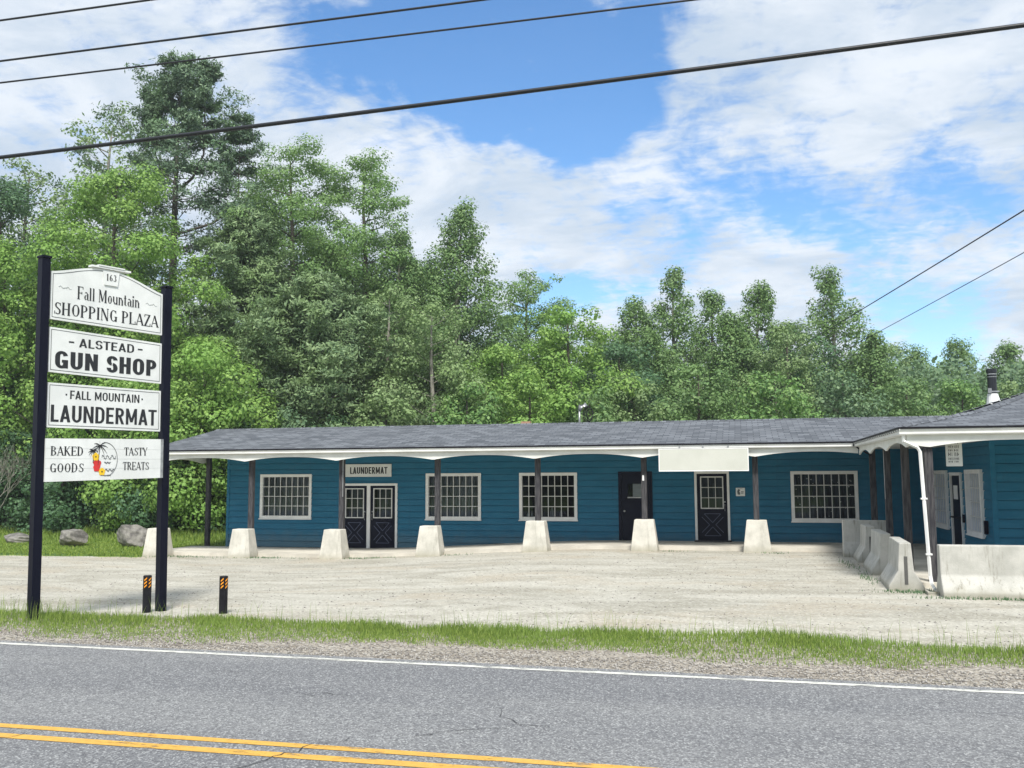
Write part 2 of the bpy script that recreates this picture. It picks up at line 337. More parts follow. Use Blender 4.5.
    def line(name, col, lo, hi):
        m, nt, b, P, out = new_mat(name)
        c = mixc(nt, rng_map(nt, noise(nt, P, 14, 5, .7), .3, .7), tuple(x*.78 for x in col), col)
        wear = rng_map(nt, noise(nt, mapping(nt, P, (.8, 3, 1)), 2.6, 9, .8), lo, hi)
        nt.links.new(c, b.inputs['Base Color']); b.inputs['Roughness'].default_value = .7
        tr = N(nt, 'ShaderNodeBsdfTransparent'); mx = N(nt, 'ShaderNodeMixShader')
        nt.links.new(wear, mx.inputs[0]); nt.links.new(b.outputs[0], mx.inputs[1]); nt.links.new(tr.outputs[0], mx.inputs[2]); nt.links.new(mx.outputs[0], out.inputs[0])
        return m
    MT['whiteline'] = line('worn_white_paint', (.66, .66, .61), .51, .62)
    MT['yellowline'] = line('worn_yellow_paint', (.64, .37, .07), .54, .64)
    MT['crack'] = basic('crack_shadow', (.03, .03, .035), None, 20, .9)
ground_mats()

# ------------------------------------------------------------------ ground sheets
def sheet(name, xs, y0f, y1f, ny, mat, off, kind='structure'):
    xs = np.asarray(xs, float); V = []; F = []
    y0 = y0f(xs); y1 = y1f(xs)
    for j in range(ny+1):
        y = y0 + (y1-y0)*j/ny
        V.append(np.stack([xs, y, gz(xs, y)+off], 1))
    V = np.concatenate(V); n = len(xs)
    for j in range(ny):
        for i in range(n-1): F.append((j*n+i, j*n+i+1, (j+1)*n+i+1, (j+1)*n+i))
    o = raw(name, V, F, mat); o['kind'] = kind
    return o
gx = np.unique(np.concatenate([np.linspace(-400, -40, 20), np.arange(-40, 30, 1.), np.linspace(30, 400, 20)]))
gy = np.unique(np.concatenate([np.linspace(-200, 0, 12), np.arange(0, 50, 1.), np.arange(12, 16, .2), np.linspace(50, 600, 20)]))
XX, YY = np.meshgrid(gx, gy); ZZ = gz(XX, YY) - .012
n = len(gx)
o = raw('ground', np.stack([XX.ravel(), YY.ravel(), ZZ.ravel()], 1), [(j*n+i, j*n+i+1, (j+1)*n+i+1, (j+1)*n+i) for j in range(len(gy)-1) for i in range(n-1)], MT['meadow'])
o['kind'] = 'structure'
edge = lambda x: 10.16 - .024*x
LX = np.arange(-45, 40, .25)
sheet('road', np.array([-300, -60, -20, 0, 20, 60, 300.]), lambda x: x*0+3.2, lambda x: edge(x)+.16, 1, MT['asphalt'], 0.010)
sheet('road_shoulder', np.arange(-60, 60, .12), lambda x: edge(x)+.10, lambda x: 13.0+x*0, 8, MT['grit'], 0.000)
o = sheet('gravel_lot', LX, lambda x: 12.62+.16*vnoise(x, 7, .6)+.12*vnoise(x, 8, 2.3)-.04*np.clip(x, 0, 10),
      lambda x: np.where(x < -18.2, 26.1+.35*vnoise(x, 9, .35)+.15*vnoise(x, 10, 1.9), 29.0), 17, MT['lot'], 0.004)
def stripe(name, ya, yb, mat, z=.014, x0=-80, x1=80):
    xs = np.arange(x0, x1, .5); o = sheet(name, xs, ya, yb, 1, mat, z); return o
stripe('edge_line', lambda x: edge(x)-.095, lambda x: edge(x), MT['whiteline'])
stripe('centre_line', lambda x: 6.975-.105-.0045*x, lambda x: 6.975-.0045*x, MT['yellowline'])
stripe('centre_line', lambda x: 6.735-.12-.0015*x, lambda x: 6.735-.0015*x, MT['yellowline'])
stripe('edge_line', lambda x: x*0+3.7, lambda x: x*0+3.8, MT['whiteline'])
# cracks in the asphalt
rnd = random.Random(11)
def crack(x, y, ang, ln, wd):
    pts = [(x, y)]; a = ang
    while ln > 0:
        st = rnd.uniform(.05, .13); a = ang + rnd.uniform(-.75, .75); x += math.cos(a)*st; y += math.sin(a)*st; pts.append((x, y)); ln -= st
    V = []; F = []
    for i, (px, py) in enumerate(pts):
        j = min(i+1, len(pts)-1); k = max(i-1, 0); d = Vector((pts[j][0]-pts[k][0], pts[j][1]-pts[k][1])).normalized(); t = wd*(.35+.65*rnd.random())*(1-.6*i/len(pts))
        V += [(px-d.y*t, py+d.x*t, .018), (px+d.y*t, py-d.x*t, .018)]
        if i: F.append((2*i-2, 2*i-1, 2*i+1, 2*i))
    return V, F
for (x, y, a, ln, wd) in [(-3.6, 6.2, 1.1, 1.2, .008), (-2.6, 7.4, .6, 1.6, .006), (-4.1, 8.6, -.1, .5, .007), (-3.9, 8.5, 2.6, .5, .006), (-8.3, 7.9, .55, 1.7, .006), (-6.3, 6.3, .8, .8, .007),
                          (2.3, 7.1, 2.2, 1.1, .006), (2.5, 9.0, 2.8, .8, .005), (-1.6, 7.9, 2.4, .9, .005), (1.3, 6.4, 1.5, .8, .006), (-5.6, 9.3, .2, .8, .005), (-7.4, 6.9, 2.5, .9, .005)]:
    V, F = crack(x, y, a, ln, wd); raw('asphalt_crack', V, F, MT['crack'])['kind'] = 'structure'

def blades(name, X, Y, H, wid, mat, lean=.35, seed=1):
    rs = np.random.RandomState(seed); n = len(X); Z = gz(X, Y)
    a = rs.uniform(0, 2*math.pi, n); la = rs.uniform(0, 2*math.pi, n); ll = np.abs(rs.normal(0, lean, n))*H
    dx, dy = np.cos(a)*wid/2, np.sin(a)*wid/2
    b0 = np.stack([X-dx, Y-dy, Z-.01], 1); b1 = np.stack([X+dx, Y+dy, Z-.01], 1)
    m0 = np.stack([X-dx*.7+np.cos(la)*ll*.35, Y-dy*.7+np.sin(la)*ll*.35, Z+H*.6], 1); m1 = np.stack([X+dx*.7+np.cos(la)*ll*.35, Y+dy*.7+np.sin(la)*ll*.35, Z+H*.6], 1)
    t = np.stack([X+np.cos(la)*ll, Y+np.sin(la)*ll, Z+H], 1)
    V = np.stack([b0, b1, m1, m0, t], 1).reshape(-1, 3)
    i = np.arange(n)*5
    q = np.stack([i, i+1, i+2, i+3], 1); tr = np.stack([i+3, i+2, i+4], 1)
    return fastmesh(name, V, [(q, 4), (tr, 3)], mat)
def fastmesh(name, V, polys, mat, parent=None):
    me = bpy.data.meshes.new(name); me.vertices.add(len(V)); me.vertices.foreach_set('co', np.asarray(V, np.float32).ravel())
    idx = np.concatenate([p.ravel() for p, k in polys]).astype(np.int32)
    tot = np.concatenate([np.full(len(p), k) for p, k in polys]); st = np.concatenate([[0], np.cumsum(tot)[:-1]]).astype(np.int32)
    me.loops.add(len(idx)); me.loops.foreach_set('vertex_index', idx)
    me.polygons.add(len(tot)); me.polygons.foreach_set('loop_start', st)
    me.update(calc_edges=True); me.materials.append(mat)
    o = bpy.data.objects.new(name, me); COL.objects.link(o); o.parent = parent
    return o
rs = np.random.RandomState(4)
def near_edge(x): return edge(x)+.68+.30*sstep(-8, -4, x)+.25*vnoise(x, 21, .7)+.15*vnoise(x, 22, 2.5)
def far_edge(x): return 12.72+.22*vnoise(x, 23, .8)-.05*np.clip(x, 0, 12)
n = 105000; X = rs.uniform(-13.5, 9, n); u = rs.uniform(0, 1, n); Y = near_edge(X)+(far_edge(X)-near_edge(X))*u
pat = .5+.5*vnoise(X*1.0+Y*.6, 24, 1.6); keep = rs.uniform(0, 1, n) < (.22+.78*sstep(0, .45, u))*(.4+.6*sstep(.1, .75, pat))
X, Y, u, pat = X[keep], Y[keep], u[keep], pat[keep]
H = .78*(.025+.035*rs.uniform(0, 1, len(X)) + .15*sstep(.45, .95, u)*rs.uniform(.25, 1, len(X))*(.45+.75*pat))
o = blades('verge_grass', X, Y, H, .010, LM['grass'], .4, 2); tag(o, kind='stuff', label='green grass verge between the road and the gravel lot', cat='grass')
# taller seeding stems
n = 900; X = rs.uniform(-12, 8, n); Y = far_edge(X)-rs.uniform(0, .5, n); X[:300] = rs.normal(-10.2, .5, 300); Y[:300] = rs.uniform(11.7, 12.6, 300)
o = blades('tall_grass_stems', X, Y, rs.uniform(.16, .38, n), .006, LM['grass'], .35, 3); tag(o, kind='stuff', label='tall thin grass stems rising along the verge', cat='grass')
# meadow behind the boulders, weeds along the slab
n = 70000; X = rs.uniform(-44, -13, n); Y = 26.4+rs.uniform(0, 1, n)**1.3*13
ok = ~((X > -18.3) & (Y < 36)); X, Y = X[ok], Y[ok]
H = .04+.05*rs.uniform(0, 1, len(X))+.5*sstep(31, 36, Y+1.2*vnoise(X, 31, .6))*rs.uniform(.3, 1, len(X))
o = blades('meadow_grass', X, Y, H, .035, LM['lawn'], .45, 5); tag(o, kind='stuff', label='rough green meadow grass behind the boulders', cat='grass')
wx = []; wy = []
for (cx, cy, sx, sy, k) in [(-14.3, 26.5, .5, .12, 260), (-11.1, 26.5, .6, .1, 200), (-17.2, 26.4, .7, .12, 260), (.75, 26.45, .25, .1, 60), (3.0, 18.15, .35, .12, 300), (3.6, 17.35, .5, .06, 200), (2.4, 20.5, .08, .6, 120), (2.35, 23.5, .08, .6, 90), (4.6, 17.36, .35, .05, 120), (-8.2, 26.5, .4, .08, 60), (-2, 26.6, .3, .06, 40), (-24, 26.3, 4, .3, 900), (-30, 26.3, 4, .3, 900)]:
    wx.append(rs.normal(cx, sx, k)); wy.append(rs.normal(cy, sy, k))
X = np.concatenate(wx); Y = np.concatenate(wy)
o = blades('weeds', X, Y, rs.uniform(.02, .07, len(X)), .015, LM['dark'], .6, 6); tag(o, kind='stuff', label='small weeds along the slab and barriers', cat='weeds')
# loose stones
def stones(name, X, Y, R, mat, off=.006):
    n = len(X); Z = gz(X, Y)+off; base = np.array([(1,0,0),(0,1,0),(-1,0,0),(0,-1,0),(0,0,.7),(0,0,-.5)], float)
    V = base[None]*R[:, None, None]*rs.uniform(.6, 1.3, (n, 6, 1)); a = rs.uniform(0, 6.3, n); c, s_ = np.cos(a)[:, None], np.sin(a)[:, None]
    V = np.stack([V[..., 0]*c-V[..., 1]*s_, V[..., 0]*s_+V[..., 1]*c, V[..., 2]], -1) + np.stack([X, Y, Z], 1)[:, None]
    i = (np.arange(n)*6)[:, None, None]; f = np.array([(0,1,4),(1,2,4),(2,3,4),(3,0,4),(1,0,5),(2,1,5),(3,2,5),(0,3,5)])[None]
    return fastmesh(name, V.reshape(-1, 3), [((i+f).reshape(-1, 3), 3)], mat)
m, nt_, b_, P_, out_ = new_mat('loose_stone'); g_ = N(nt_, 'ShaderNodeNewGeometry'); nt_.links.new(mixc(nt_, g_.outputs['Random Per Island'], (.15, .14, .13), (.44, .42, .39)), b_.inputs['Base Color']); b_.inputs['Roughness'].default_value = .9; MT['stone'] = m
n = 9000; X = rs.uniform(-12, 6, n); Y = edge(X)+.05+rs.gamma(2., .28, n)
o = stones('shoulder_stones', X, Y, rs.uniform(.005, .02, n), MT['stone']); tag(o, kind='stuff', label='loose stones on the road shoulder', cat='stones')
n = 6000; X = rs.uniform(-22, 6, n); Y = 12.6+rs.uniform(0, 1, n)**1.5*13.5
o = stones('lot_stones', X, Y, rs.uniform(.006, .022, n), MT['stone']); tag(o, kind='stuff', label='loose stones scattered over the gravel lot', cat='stones')

# ------------------------------------------------------------------ the shopping plaza building
B = empty('plaza_building', (0, 29.6, 0), 'long low teal clapboard shopping plaza with dark shingle roof and post porch', 'building')
YW, XW, YF = 29.59, 5.3, 22.6          # facade, wing side wall, wing front wall
def siding(mb, a0, a1, z0, z1, opens, place, depth=.032):
    """lap boards: place(a, out, z) -> point; opens = (a0,a1,z0,z1)"""
    row = .20; z = z0; dp = depth
    cuts = sorted({z0, z1, *[o[2] for o in opens], *[o[3] for o in opens]})
    while z < z1-1e-6:
        zt = min(z+row, z1); zs = [z]+[c for c in cuts if z+1e-4 < c < zt-1e-4]+[zt]
        zs = [z, z+.016]+[q for q in zs[1:] if q > z+.017]
        for si, (za, zb) in enumerate(zip(zs[:-1], zs[1:])):
            zm = (za+zb)/2; iv = [(a0, a1)]
            for o in opens:
                if o[2] < zm < o[3]:
                    iv = [q for (p0, p1) in iv for q in ((p0, min(p1, o[0])), (max(p0, o[1]), p1)) if q[1]-q[0] > 1e-4]
            oa, ob = (dp*(1-(za-z)/row)+.004, dp*(1-(zb-z)/row)+.004) if si else (-.016, -.016)
            for p0, p1 in iv:
                pts = [place(p0, oa, za), place(p1, oa, za), place(p1, ob, zb), place(p0, ob, zb), place(p0, -.08, za), place(p1, -.08, za), place(p1, -.08, zb), place(p0, -.08, zb)]
                mb.poly(pts, [(0,1,2,3),(5,4,7,6),(1,0,4,5),(3,2,6,7),(0,3,7,4),(2,1,5,6)])
        z = zt
WIN = [(-16.02, -14.12), (-10.07, -8.2), (-6.93, -5.06), (1.4, 3.3)]
DOORS = [(-13.07, -11.05, -.25, 1.88), (-3.76, -2.71, .1, 2.22), (-1.43, -.39, .1, 2.21)]
mb = MB()
siding(mb, -17.25, XW+.1, -.45, 2.9, [(a, b, .71, 2.2) for a, b in WIN]+[(a, b, c-.2, d) for a, b, c, d in DOORS], lambda a, o, z: (a, YW-o, z))
wing_open = [(27.15, 29.15, .66, 2.19), (25.5, 26.75, .0, 2.13), (23.4, 24.95, .66, 2.19)]
siding(mb, YF, YW-.09, -.1, 3.3, wing_open, lambda a, o, z: (XW-o, a, z), .015)
siding(mb, XW+.004, 16, -.1, 3.3, [], lambda a, o, z: (a, YF-o, z))
siding(mb, YW+.09, 34.9, -.45, 2.9, [], lambda a, o, z: (-17.25-o, a, z))
mb.box(-17.25, 16, 34.9, 35, -.5, 2.9); mb.box(15.95, 16, YF+.1, 34.9, -.5, 3.2)
mb.prism([(27, 2.92), (34.8, 2.92), (30.7, 3.82)], -17.2, -17.1, 'x')
mb.build('wall', MT['siding'], B)
MB().box(XW-.035, XW+.07, YF-.035, YF+.07, 0, 3.3).build('corner_board', MT['siding'], B); MB().box(-17.29, -17.2, YW-.035, YW+.07, -.4, 2.85).build('corner_board', MT['siding'], B)
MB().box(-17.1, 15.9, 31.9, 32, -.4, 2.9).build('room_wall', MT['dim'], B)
MB().box(-17.1, 15.9, 29.75, 34.8, -.32, -.30).build('floor', MT['slab'], B)

def grid_window(a0, a1, z0, z1, place0, nx, nz, curtain, name='window', fr=.095, proud=0.):
    place = lambda a, o, z: place0(a, o+(proud if o > .05 else 0), z)
    """frame sits proud of the wall; place(a, out, z)"""
    def bx(mb, p0, p1, o0, o1, q0, q1):
        c = [place(a, o, z) for z in (q0, q1) for (a, o) in ((p0, o0), (p1, o0), (p1, o1), (p0, o1))]
        mb.poly(c, [(0,3,2,1),(4,5,6,7),(0,1,5,4),(1,2,6,5),(2,3,7,6),(3,0,4,7)])
    mb = MB(); bx(mb, a0, a1, .055, -.085, z1-fr, z1); bx(mb, a0, a1, .055, -.085, z0+.002, z0+fr)
    bx(mb, a0, a0+fr, .053, -.083, z0+fr, z1-fr); bx(mb, a1-fr, a1, .053, -.083, z0+fr, z1-fr); bx(mb, a0-.02, a1+.02, .08, .03, z0-.03, z0+.002)
    W = mb.build(name, MT['white'], B)
    mb = MB(); s = fr-.005
    for i in range(1, nx):
        a = a0+fr+(a1-a0-2*fr)*i/nx; bx(mb, a-.011, a+.011, .012, -.012, z0+s, z1-s)
    for i in range(1, nz):
        z = z0+fr+(z1-z0-2*fr)*i/nz; bx(mb, a0+s, a1-s, .014, -.014, z-.011, z+.011)
    mb.build('grille', MT['muntin'], W)
    p = [place(a, -.03, z) for a, z in ((a0+s, z0+s), (a1-s, z0+s), (a1-s, z1-s), (a0+s, z1-s))]
    MB().poly(p, [(0, 1, 2, 3)]).build('pane', MT['glass'], W)
    if curtain:
        mb = MB(); k = 90; top = []; bot = []
        for i in range(k+1):
            a = a0+.03+(a1-a0-.06)*i/k; o = -.2-.03*math.sin(i*1.15)-.012*math.sin(i*.37); top.append(place(a, o, z1)); bot.append(place(a, o, z0))
        mb.poly(bot+top, [(i, i+1, k+2+i, k+1+i) for i in range(k)])
        mb.build('curtain', curtain, W)
    return W
front = lambda a, o, z: (a, YW-o, z)
side = lambda a, o, z: (XW-o, a, z)
ws = [grid_window(WIN[0][0], WIN[0][1], .71, 2.2, front, 8, 4, MT['curtain']), grid_window(WIN[1][0], WIN[1][1], .71, 2.2, front, 8, 4, MT['curtain']),
      grid_window(WIN[2][0], WIN[2][1], .71, 2.2, front, 8, 4, None), grid_window(WIN[3][0], WIN[3][1], .71, 2.2, front, 8, 4, MT['curtain_dark'])]
mb = MB(); rr = random.Random(5)
for i in range(22):
    x = 1.55+1.6*rr.random(); z = .85+1.2*rr.random(); r_ = .018+.012*rr.random(); mb.poly([(x+(r_ if k % 2 == 0 else r_*.4)*math.cos(k*math.pi/4), YW+.10, z+(r_ if k % 2 == 0 else r_*.4)*math.sin(k*math.pi/4)) for k in range(8)], [tuple(range(8))])
mb.build('hanging_stars', MT['white'], ws[3])
grid_window(27.15, 29.15, .66, 2.19, side, 8, 4, MT['curtain_dark'], proud=.02); grid_window(23.4, 24.95, .66, 2.19, side, 8, 4, MT['curtain_dark'], proud=.02)
# small clutter on the sill of the dark window
for x, r_, h in ((-6.68, .05, .12), (-6.55, .04, .2), (-5.9, .06, .3), (-5.6, .05, .22)): MB().tube([(x, YW+.12, .8), (x, YW+.12, .8+h*.6), (x, YW+.12, .8+h)], [r_, r_*.9, r_*.4], 10).build('sill_jar', MT['curtain'], ws[2])

def bxf(mb, p0, p1, o0, o1, q0, q1): mb.box(p0, p1, YW-max(o0, o1), YW-min(o0, o1), q0, q1)
def cross_door(x0, x1, z0, z1, handle_left):
    mb = MB(); w0, w1 = x0+.13, x1-.13; h = z1-z0; wz0, wz1 = z0+h*.49, z1-.1
    bxf(mb, x0, w0, .03, -.02, z0, z1); bxf(mb, w1, x1, .03, -.02, z0, z1); bxf(mb, w0, w1, .03, -.02, z0, wz0); bxf(mb, w0, w1, .03, -.02, wz1, z1)
    d = mb.build('door', MT['navy'], B)
    mb = MB(); t = .03
    for a, b, c, e in ((w0-t, w1+t, wz1-.012, wz1+.022), (w0-t, w1+t, wz0-.022, wz0+.012)): bxf(mb, a, b, .046, .028, c, e)
    for a in (w0-t, w1-.004): bxf(mb, a, a+t+.004, .045, .028, wz0, wz1)
    for k in (1, 2):
        a = w0+(w1-w0)*k/3; bxf(mb, a-.009, a+.009, .033, .012, wz0, wz1); zz = wz0+(wz1-wz0)*k/3; bxf(mb, w0, w1, .035, .012, zz-.009, zz+.009)
    mb.build('door_grille', MT['muntin'], d)
    MB().poly([(w0, YW, wz0), (w1, YW, wz0), (w1, YW, wz1), (w0, YW, wz1)], [(0, 1, 2, 3)]).build('pane', MT['glass'], d)
    MB().box(w0, w1, YW+.25, YW+.26, wz0-.1, wz1+.1).build('door_curtain', MT['curtain_dark'], d)
    # crossbuck mouldings: four chevrons
    mb = MB(); cx = (x0+x1)/2; cz = z0+h*.245; hw = (x1-x0)*.36; hh = h*.16; gp = .065
    y = YW-.034
    def bar(a, b, c, e):
        p, q = Vector((a, 0, b)), Vector((c, 0, e)); dd = (q-p).normalized(); nn = Vector((-dd.z, 0, dd.x))*.0085
        mb.poly([(v.x, yy, v.z) for yy in (y-.006, y+.006) for v in (p-nn, q-nn, q+nn, p+nn)], [(0,1,2,3),(7,6,5,4),(1,0,4,5),(2,1,5,6),(3,2,6,7),(0,3,7,4)])
    for sx in (-1, 1):
        bar(cx+sx*hw, cz+hh-gp*1.4, cx+sx*gp*1.4, cz); bar(cx+sx*gp*1.4, cz, cx+sx*hw, cz-hh+gp*1.4)
        bar(cx+sx*(hw-gp*1.2), cz+hh, cx, cz+gp); bar(cx+sx*(hw-gp*1.2), cz-hh, cx, cz-gp)
    bar(cx-hw+gp*1.3, cz+hh+.004, cx+hw-gp*1.3, cz+hh+.004); bar(cx-hw+gp*1.3, cz-hh-.004, cx+hw-gp*1.3, cz-hh-.004)
    mb.build('crossbuck', MT['groove'], d)
    hx = x0+.07 if handle_left else x1-.07; hz = z0+h*.5
    MB().tube([(hx, YW-.03, hz+.1), (hx, YW-.08, hz+.08), (hx, YW-.08, hz-.08), (hx, YW-.03, hz-.1)], .011, 6).build('handle', MT['steel'], d)
    MB().tube([(hx, YW-.03, hz+.17), (hx, YW-.055, hz+.17)], .024, 8).build('lock', MT['steel'], d)
    return d
# double door with white trim
mb = MB(); f = .075
bxf(mb, -13.07, -11.05, .06, -.05, 1.88-f, 1.88); bxf(mb, -13.07, -13.07+f, .058, -.05, -.25, 1.88-f); bxf(mb, -11.05-f, -11.05, .058, -.05, -.25, 1.88-f); bxf(mb, -12.12, -12.0, .058, -.05, -.25, 1.88-f)
mb.build('door_frame', MT['white'], B)
cross_door(-12.99, -12.125, -.24, 1.80, False); cross_door(-11.995, -11.13, -.24, 1.80, True)
mb = MB(); f = .07
bxf(mb, -1.43, -.39, .06, -.05, 2.21-f, 2.21); bxf(mb, -1.43, -1.43+f, .058, -.05, .06, 2.21-f); bxf(mb, -.39-f, -.39, .058, -.05, .06, 2.21-f)
mb.build('door_frame', MT['white'], B)
cross_door(-1.355, -.465, .10, 2.135, False)
MB().box(-1.45, -.36, YW-.34, YW-.03, g(-1, 29)+.09, g(-1, 29)+.135).build('threshold', MT['wood'], B)
# dark service door
mb = MB(); bxf(mb, -3.76, -2.71, .05, -.05, 2.12, 2.22); bxf(mb, -3.76, -3.67, .048, -.05, 0, 2.12); bxf(mb, -2.80, -2.71, .048, -.05, 0, 2.12); mb.build('door_frame', MT['navy'], B)
mb = MB(); wx0, wx1, wz0, wz1 = -3.46, -3.02, 1.44, 1.84
bxf(mb, -3.66, wx0, .02, -.03, .05, 2.11); bxf(mb, wx1, -2.81, .02, -.03, .05, 2.11); bxf(mb, wx0, wx1, .02, -.03, .05, wz0); bxf(mb, wx0, wx1, .02, -.03, wz1, 2.11)
d = mb.build('door', MT['navy'], B)
MB().poly([(wx0, YW, wz0), (wx1, YW, wz0), (wx1, YW, wz1), (wx0, YW, wz1)], [(0, 1, 2, 3)]).build('pane', MT['glass'], d)
MB().box(wx0+.14, wx1, YW+.03, YW+.035, wz0, wz1).build('paper_notice', MT['blind'], d)
MB().box(wx0-.02, wx1+.02, YW-.045, YW-.018, wz0-.04, wz0).build('window_sill', MT['steel'], d)
MB().tube([(-3.58, YW-.02, 1.0), (-3.58, YW-.07, 1.0)], .03, 8).build('knob', MT['steel'], d)
# wing side door
mb = MB()
for y0, y1, z0, z1 in ((25.5, 26.75, 2.05, 2.13), (25.5, 25.58, 0, 2.05), (26.66, 26.75, 0, 2.05)): mb.box(XW-.06, XW+.05, y0, y1, z0, z1)
mb.build('door_frame', MT['white'], B)
d = MB().box(XW-.03, XW+.02, 25.58, 26.57, .1, 2.05).build('door', MT['navy'], B)
MB().box(XW-.04, XW-.031, 25.95, 26.4, 1.45, 1.8).build('paper_notice', MT['white'], d)
MB().tube([(XW-.03, 25.65, 1.0), (XW-.12, 25.66, 1.0), (XW-.12, 26.45, 1.0), (XW-.03, 26.47, 1.0)], .02, 6).build('push_bar', MT['dark'], d)
MB().box(XW-.10, XW-.03, 23.05, 23.15, .75, 1.05).build('electric_box', MT['navy'], B)
MB().box(XW-.07, XW-.03, 25.3, 25.4, .9, 1.1).build('electric_box', MT['navy'], B)
# porch slab following the ramp, with a visible face
xs = np.unique(np.concatenate([np.arange(-18.6, 3.1, .4), [3.05]])); V = []; F = []
for i, x in enumerate(xs):
    yf = 26.95 + (.25 if x > -5.5 else 0); t = g(x, 29.)+.10
    V += [(x, yf, t-.3), (x, yf, t), (x, 29.62, t+.0), (x, 29.62, t-.3)]
    if i: a = 4*i-4; F += [(a, a+4, a+5, a+1), (a+1, a+5, a+6, a+2)]
F += [(0, 1, 2, 3), tuple(4*len(xs)-4+k for k in (3, 2, 1, 0))]
raw('porch_slab', V, F, MT['slab'], B)
MB().box(3.06, XW+.0, 18.9, 29.5, -.2, .10).box(XW+.0, 16, 18.9, 22.55, -.2, .098).build('porch_slab', MT['slab'], B)

# ---- roofs
def slabq(mb, pts, th=.05):
    up = [Vector(p) for p in pts]; dn = [v-Vector((0, 0, th)) for v in up]; n = len(up)
    mb.poly(up+dn, [tuple(range(n)), tuple(range(2*n-1, n-1, -1))]+[(i, n+i, n+(i+1) % n, (i+1) % n) for i in range(n)])
s1 = .197; y0, z0, yr = 26.38, 2.965, 30.7; zr = z0+s1*(yr-y0)
mb = MB(); slabq(mb, [(-18.42, y0, z0), (8.5, y0, z0), (8.5, yr, zr), (-18.42, yr, zr)]); slabq(mb, [(-18.42, yr, zr), (8.5, yr, zr), (8.5, 35.2, z0), (-18.42, 35.2, z0)])
mb.build('roof', MT['shingle'], B)
mb = MB()
x = -18.42
while x < 7:
    mb.prism([(yr-.13, zr-.028+.006), (yr+.13, zr-.022), (yr, zr+.030)], x, x+.27, 'x'); x += .285
mb.build('ridge_cap', MT['shingle_side'], B)
X0, Y0, Z0 = 2.9, 18.9, 2.965; ZK = 3.49; ZT = 4.26
mb = MB(); slabq(mb, [(X0, Y0, Z0), (16, Y0, Z0), (16, YF, ZK), (XW, YF, ZK)]); slabq(mb, [(XW, YF, ZK), (16, YF, ZK), (13, 26.6, ZT), (7.5, 26.6, ZT)])
slabq(mb, [(7.5, 26.6, ZT), (13, 26.6, ZT), (13, 27.8, ZT), (7.5, 27.8, ZT)])
slabq(mb, [(7.5, 27.8, ZT), (13, 27.8, ZT), (16, 33, 3.2), (XW, 30, ZK)])
mb.build('wing_roof', MT['shingle'], B)
mb = MB(); slabq(mb, [(X0, 33, Z0), (X0, Y0, Z0), (XW, YF, ZK), (XW, 33, ZK)]); slabq(mb, [(XW, 30, ZK), (XW, YF, ZK), (7.5, 26.6, ZT), (7.5, 27.8, ZT)])
mb.build('wing_roof_side', MT['shingle_side'], B)
def capline(mb, a, b, wd=.12, step=.27):
    a, b = Vector(a), Vector(b); L_ = (b-a).length; n = int(L_/step); d = (b-a)/n; sd = Vector((-d.y, d.x, 0)).normalized()*wd
    for i in range(n):
        p = a+d*i+Vector((0, 0, .012)); q = a+d*(i+.94)+Vector((0, 0, .03))
        mb.poly([p-sd-Vector((0,0,.02)), p+Vector((0,0,.015)), p+sd-Vector((0,0,.02)), q-sd-Vector((0,0,.02)), q+Vector((0,0,.015)), q+sd-Vector((0,0,.02))], [(0,1,4,3), (1,2,5,4)])
mb = MB(); capline(mb, (X0, Y0, Z0), (XW, YF, ZK)); capline(mb, (XW, YF, ZK), (7.5, 26.6, ZT)); capline(mb, (7.5, 26.6, ZT), (7.5, 27.8, ZT)); capline(mb, (7.5, 27.8, ZT), (5.8, 29.5, 3.70))
mb.build('hip_cap', MT['shingle_side'], B)
# dark drip edge, gutters, soffit
GZ0, GZ1 = 2.815, 2.925
mb = MB(); mb.box(-18.42, 2.9, 26.36, 26.40, 2.925, 2.962); mb.box(2.9, 16, 18.86, 18.90, 2.925, 2.962); mb.box(2.86, 2.90, 18.9, 26.36, 2.925, 2.962)
mb.build('drip_edge', MT['dark'], B)
prof = [(-.0, GZ0+.02), (.03, GZ0), (.10, GZ0), (.10, GZ1), (-.02, GZ1), (-.02, GZ1-.02), (.0, GZ1-.05)]
mb = MB(); mb.prism([(26.40+u, v) for u, v in prof], -18.44, 2.86, 'x'); mb.build('gutter', MT['gutter'], B)
mb = MB(); mb.prism([(18.90+u, v) for u, v in prof], 2.88, 16, 'x'); mb.build('gutter', MT['gutter'], B)
mb = MB(); mb.prism([(2.90+u, v) for u, v in prof], 19.01, 26.39, 'y'); mb.build('gutter', MT['gutter'], B)
mb = MB(); z = 18.95
while z < 26.3: mb.box(2.86, 2.905, z, z+.03, GZ1-.045, GZ1-.005); z += .28
mb.build('gutter_hanger', MT['steel'], B)
mb = MB(); mb.box(-18.38, 16, 26.52, 29.56, 2.83, 2.85); mb.box(3.02, 16, 19.02, 26.5, 2.83, 2.85); mb.build('soffit', MT['soffit'], B)
# gable rake boards (left end)
mb = MB(); slabq(mb, [(-18.44, 26.42, 2.92), (-18.40, 26.42, 2.92), (-18.40, 30.7, 2.92+s1*4.3), (-18.44, 30.7, 2.92+s1*4.3)], .14); slabq(mb, [(-18.44, 30.7, 2.92+s1*4.3), (-18.40, 30.7, 2.92+s1*4.3), (-18.40, 35.1, 2.92), (-18.44, 35.1, 2.92)], .14)
mb.build('rake_board', MT['white'], B)
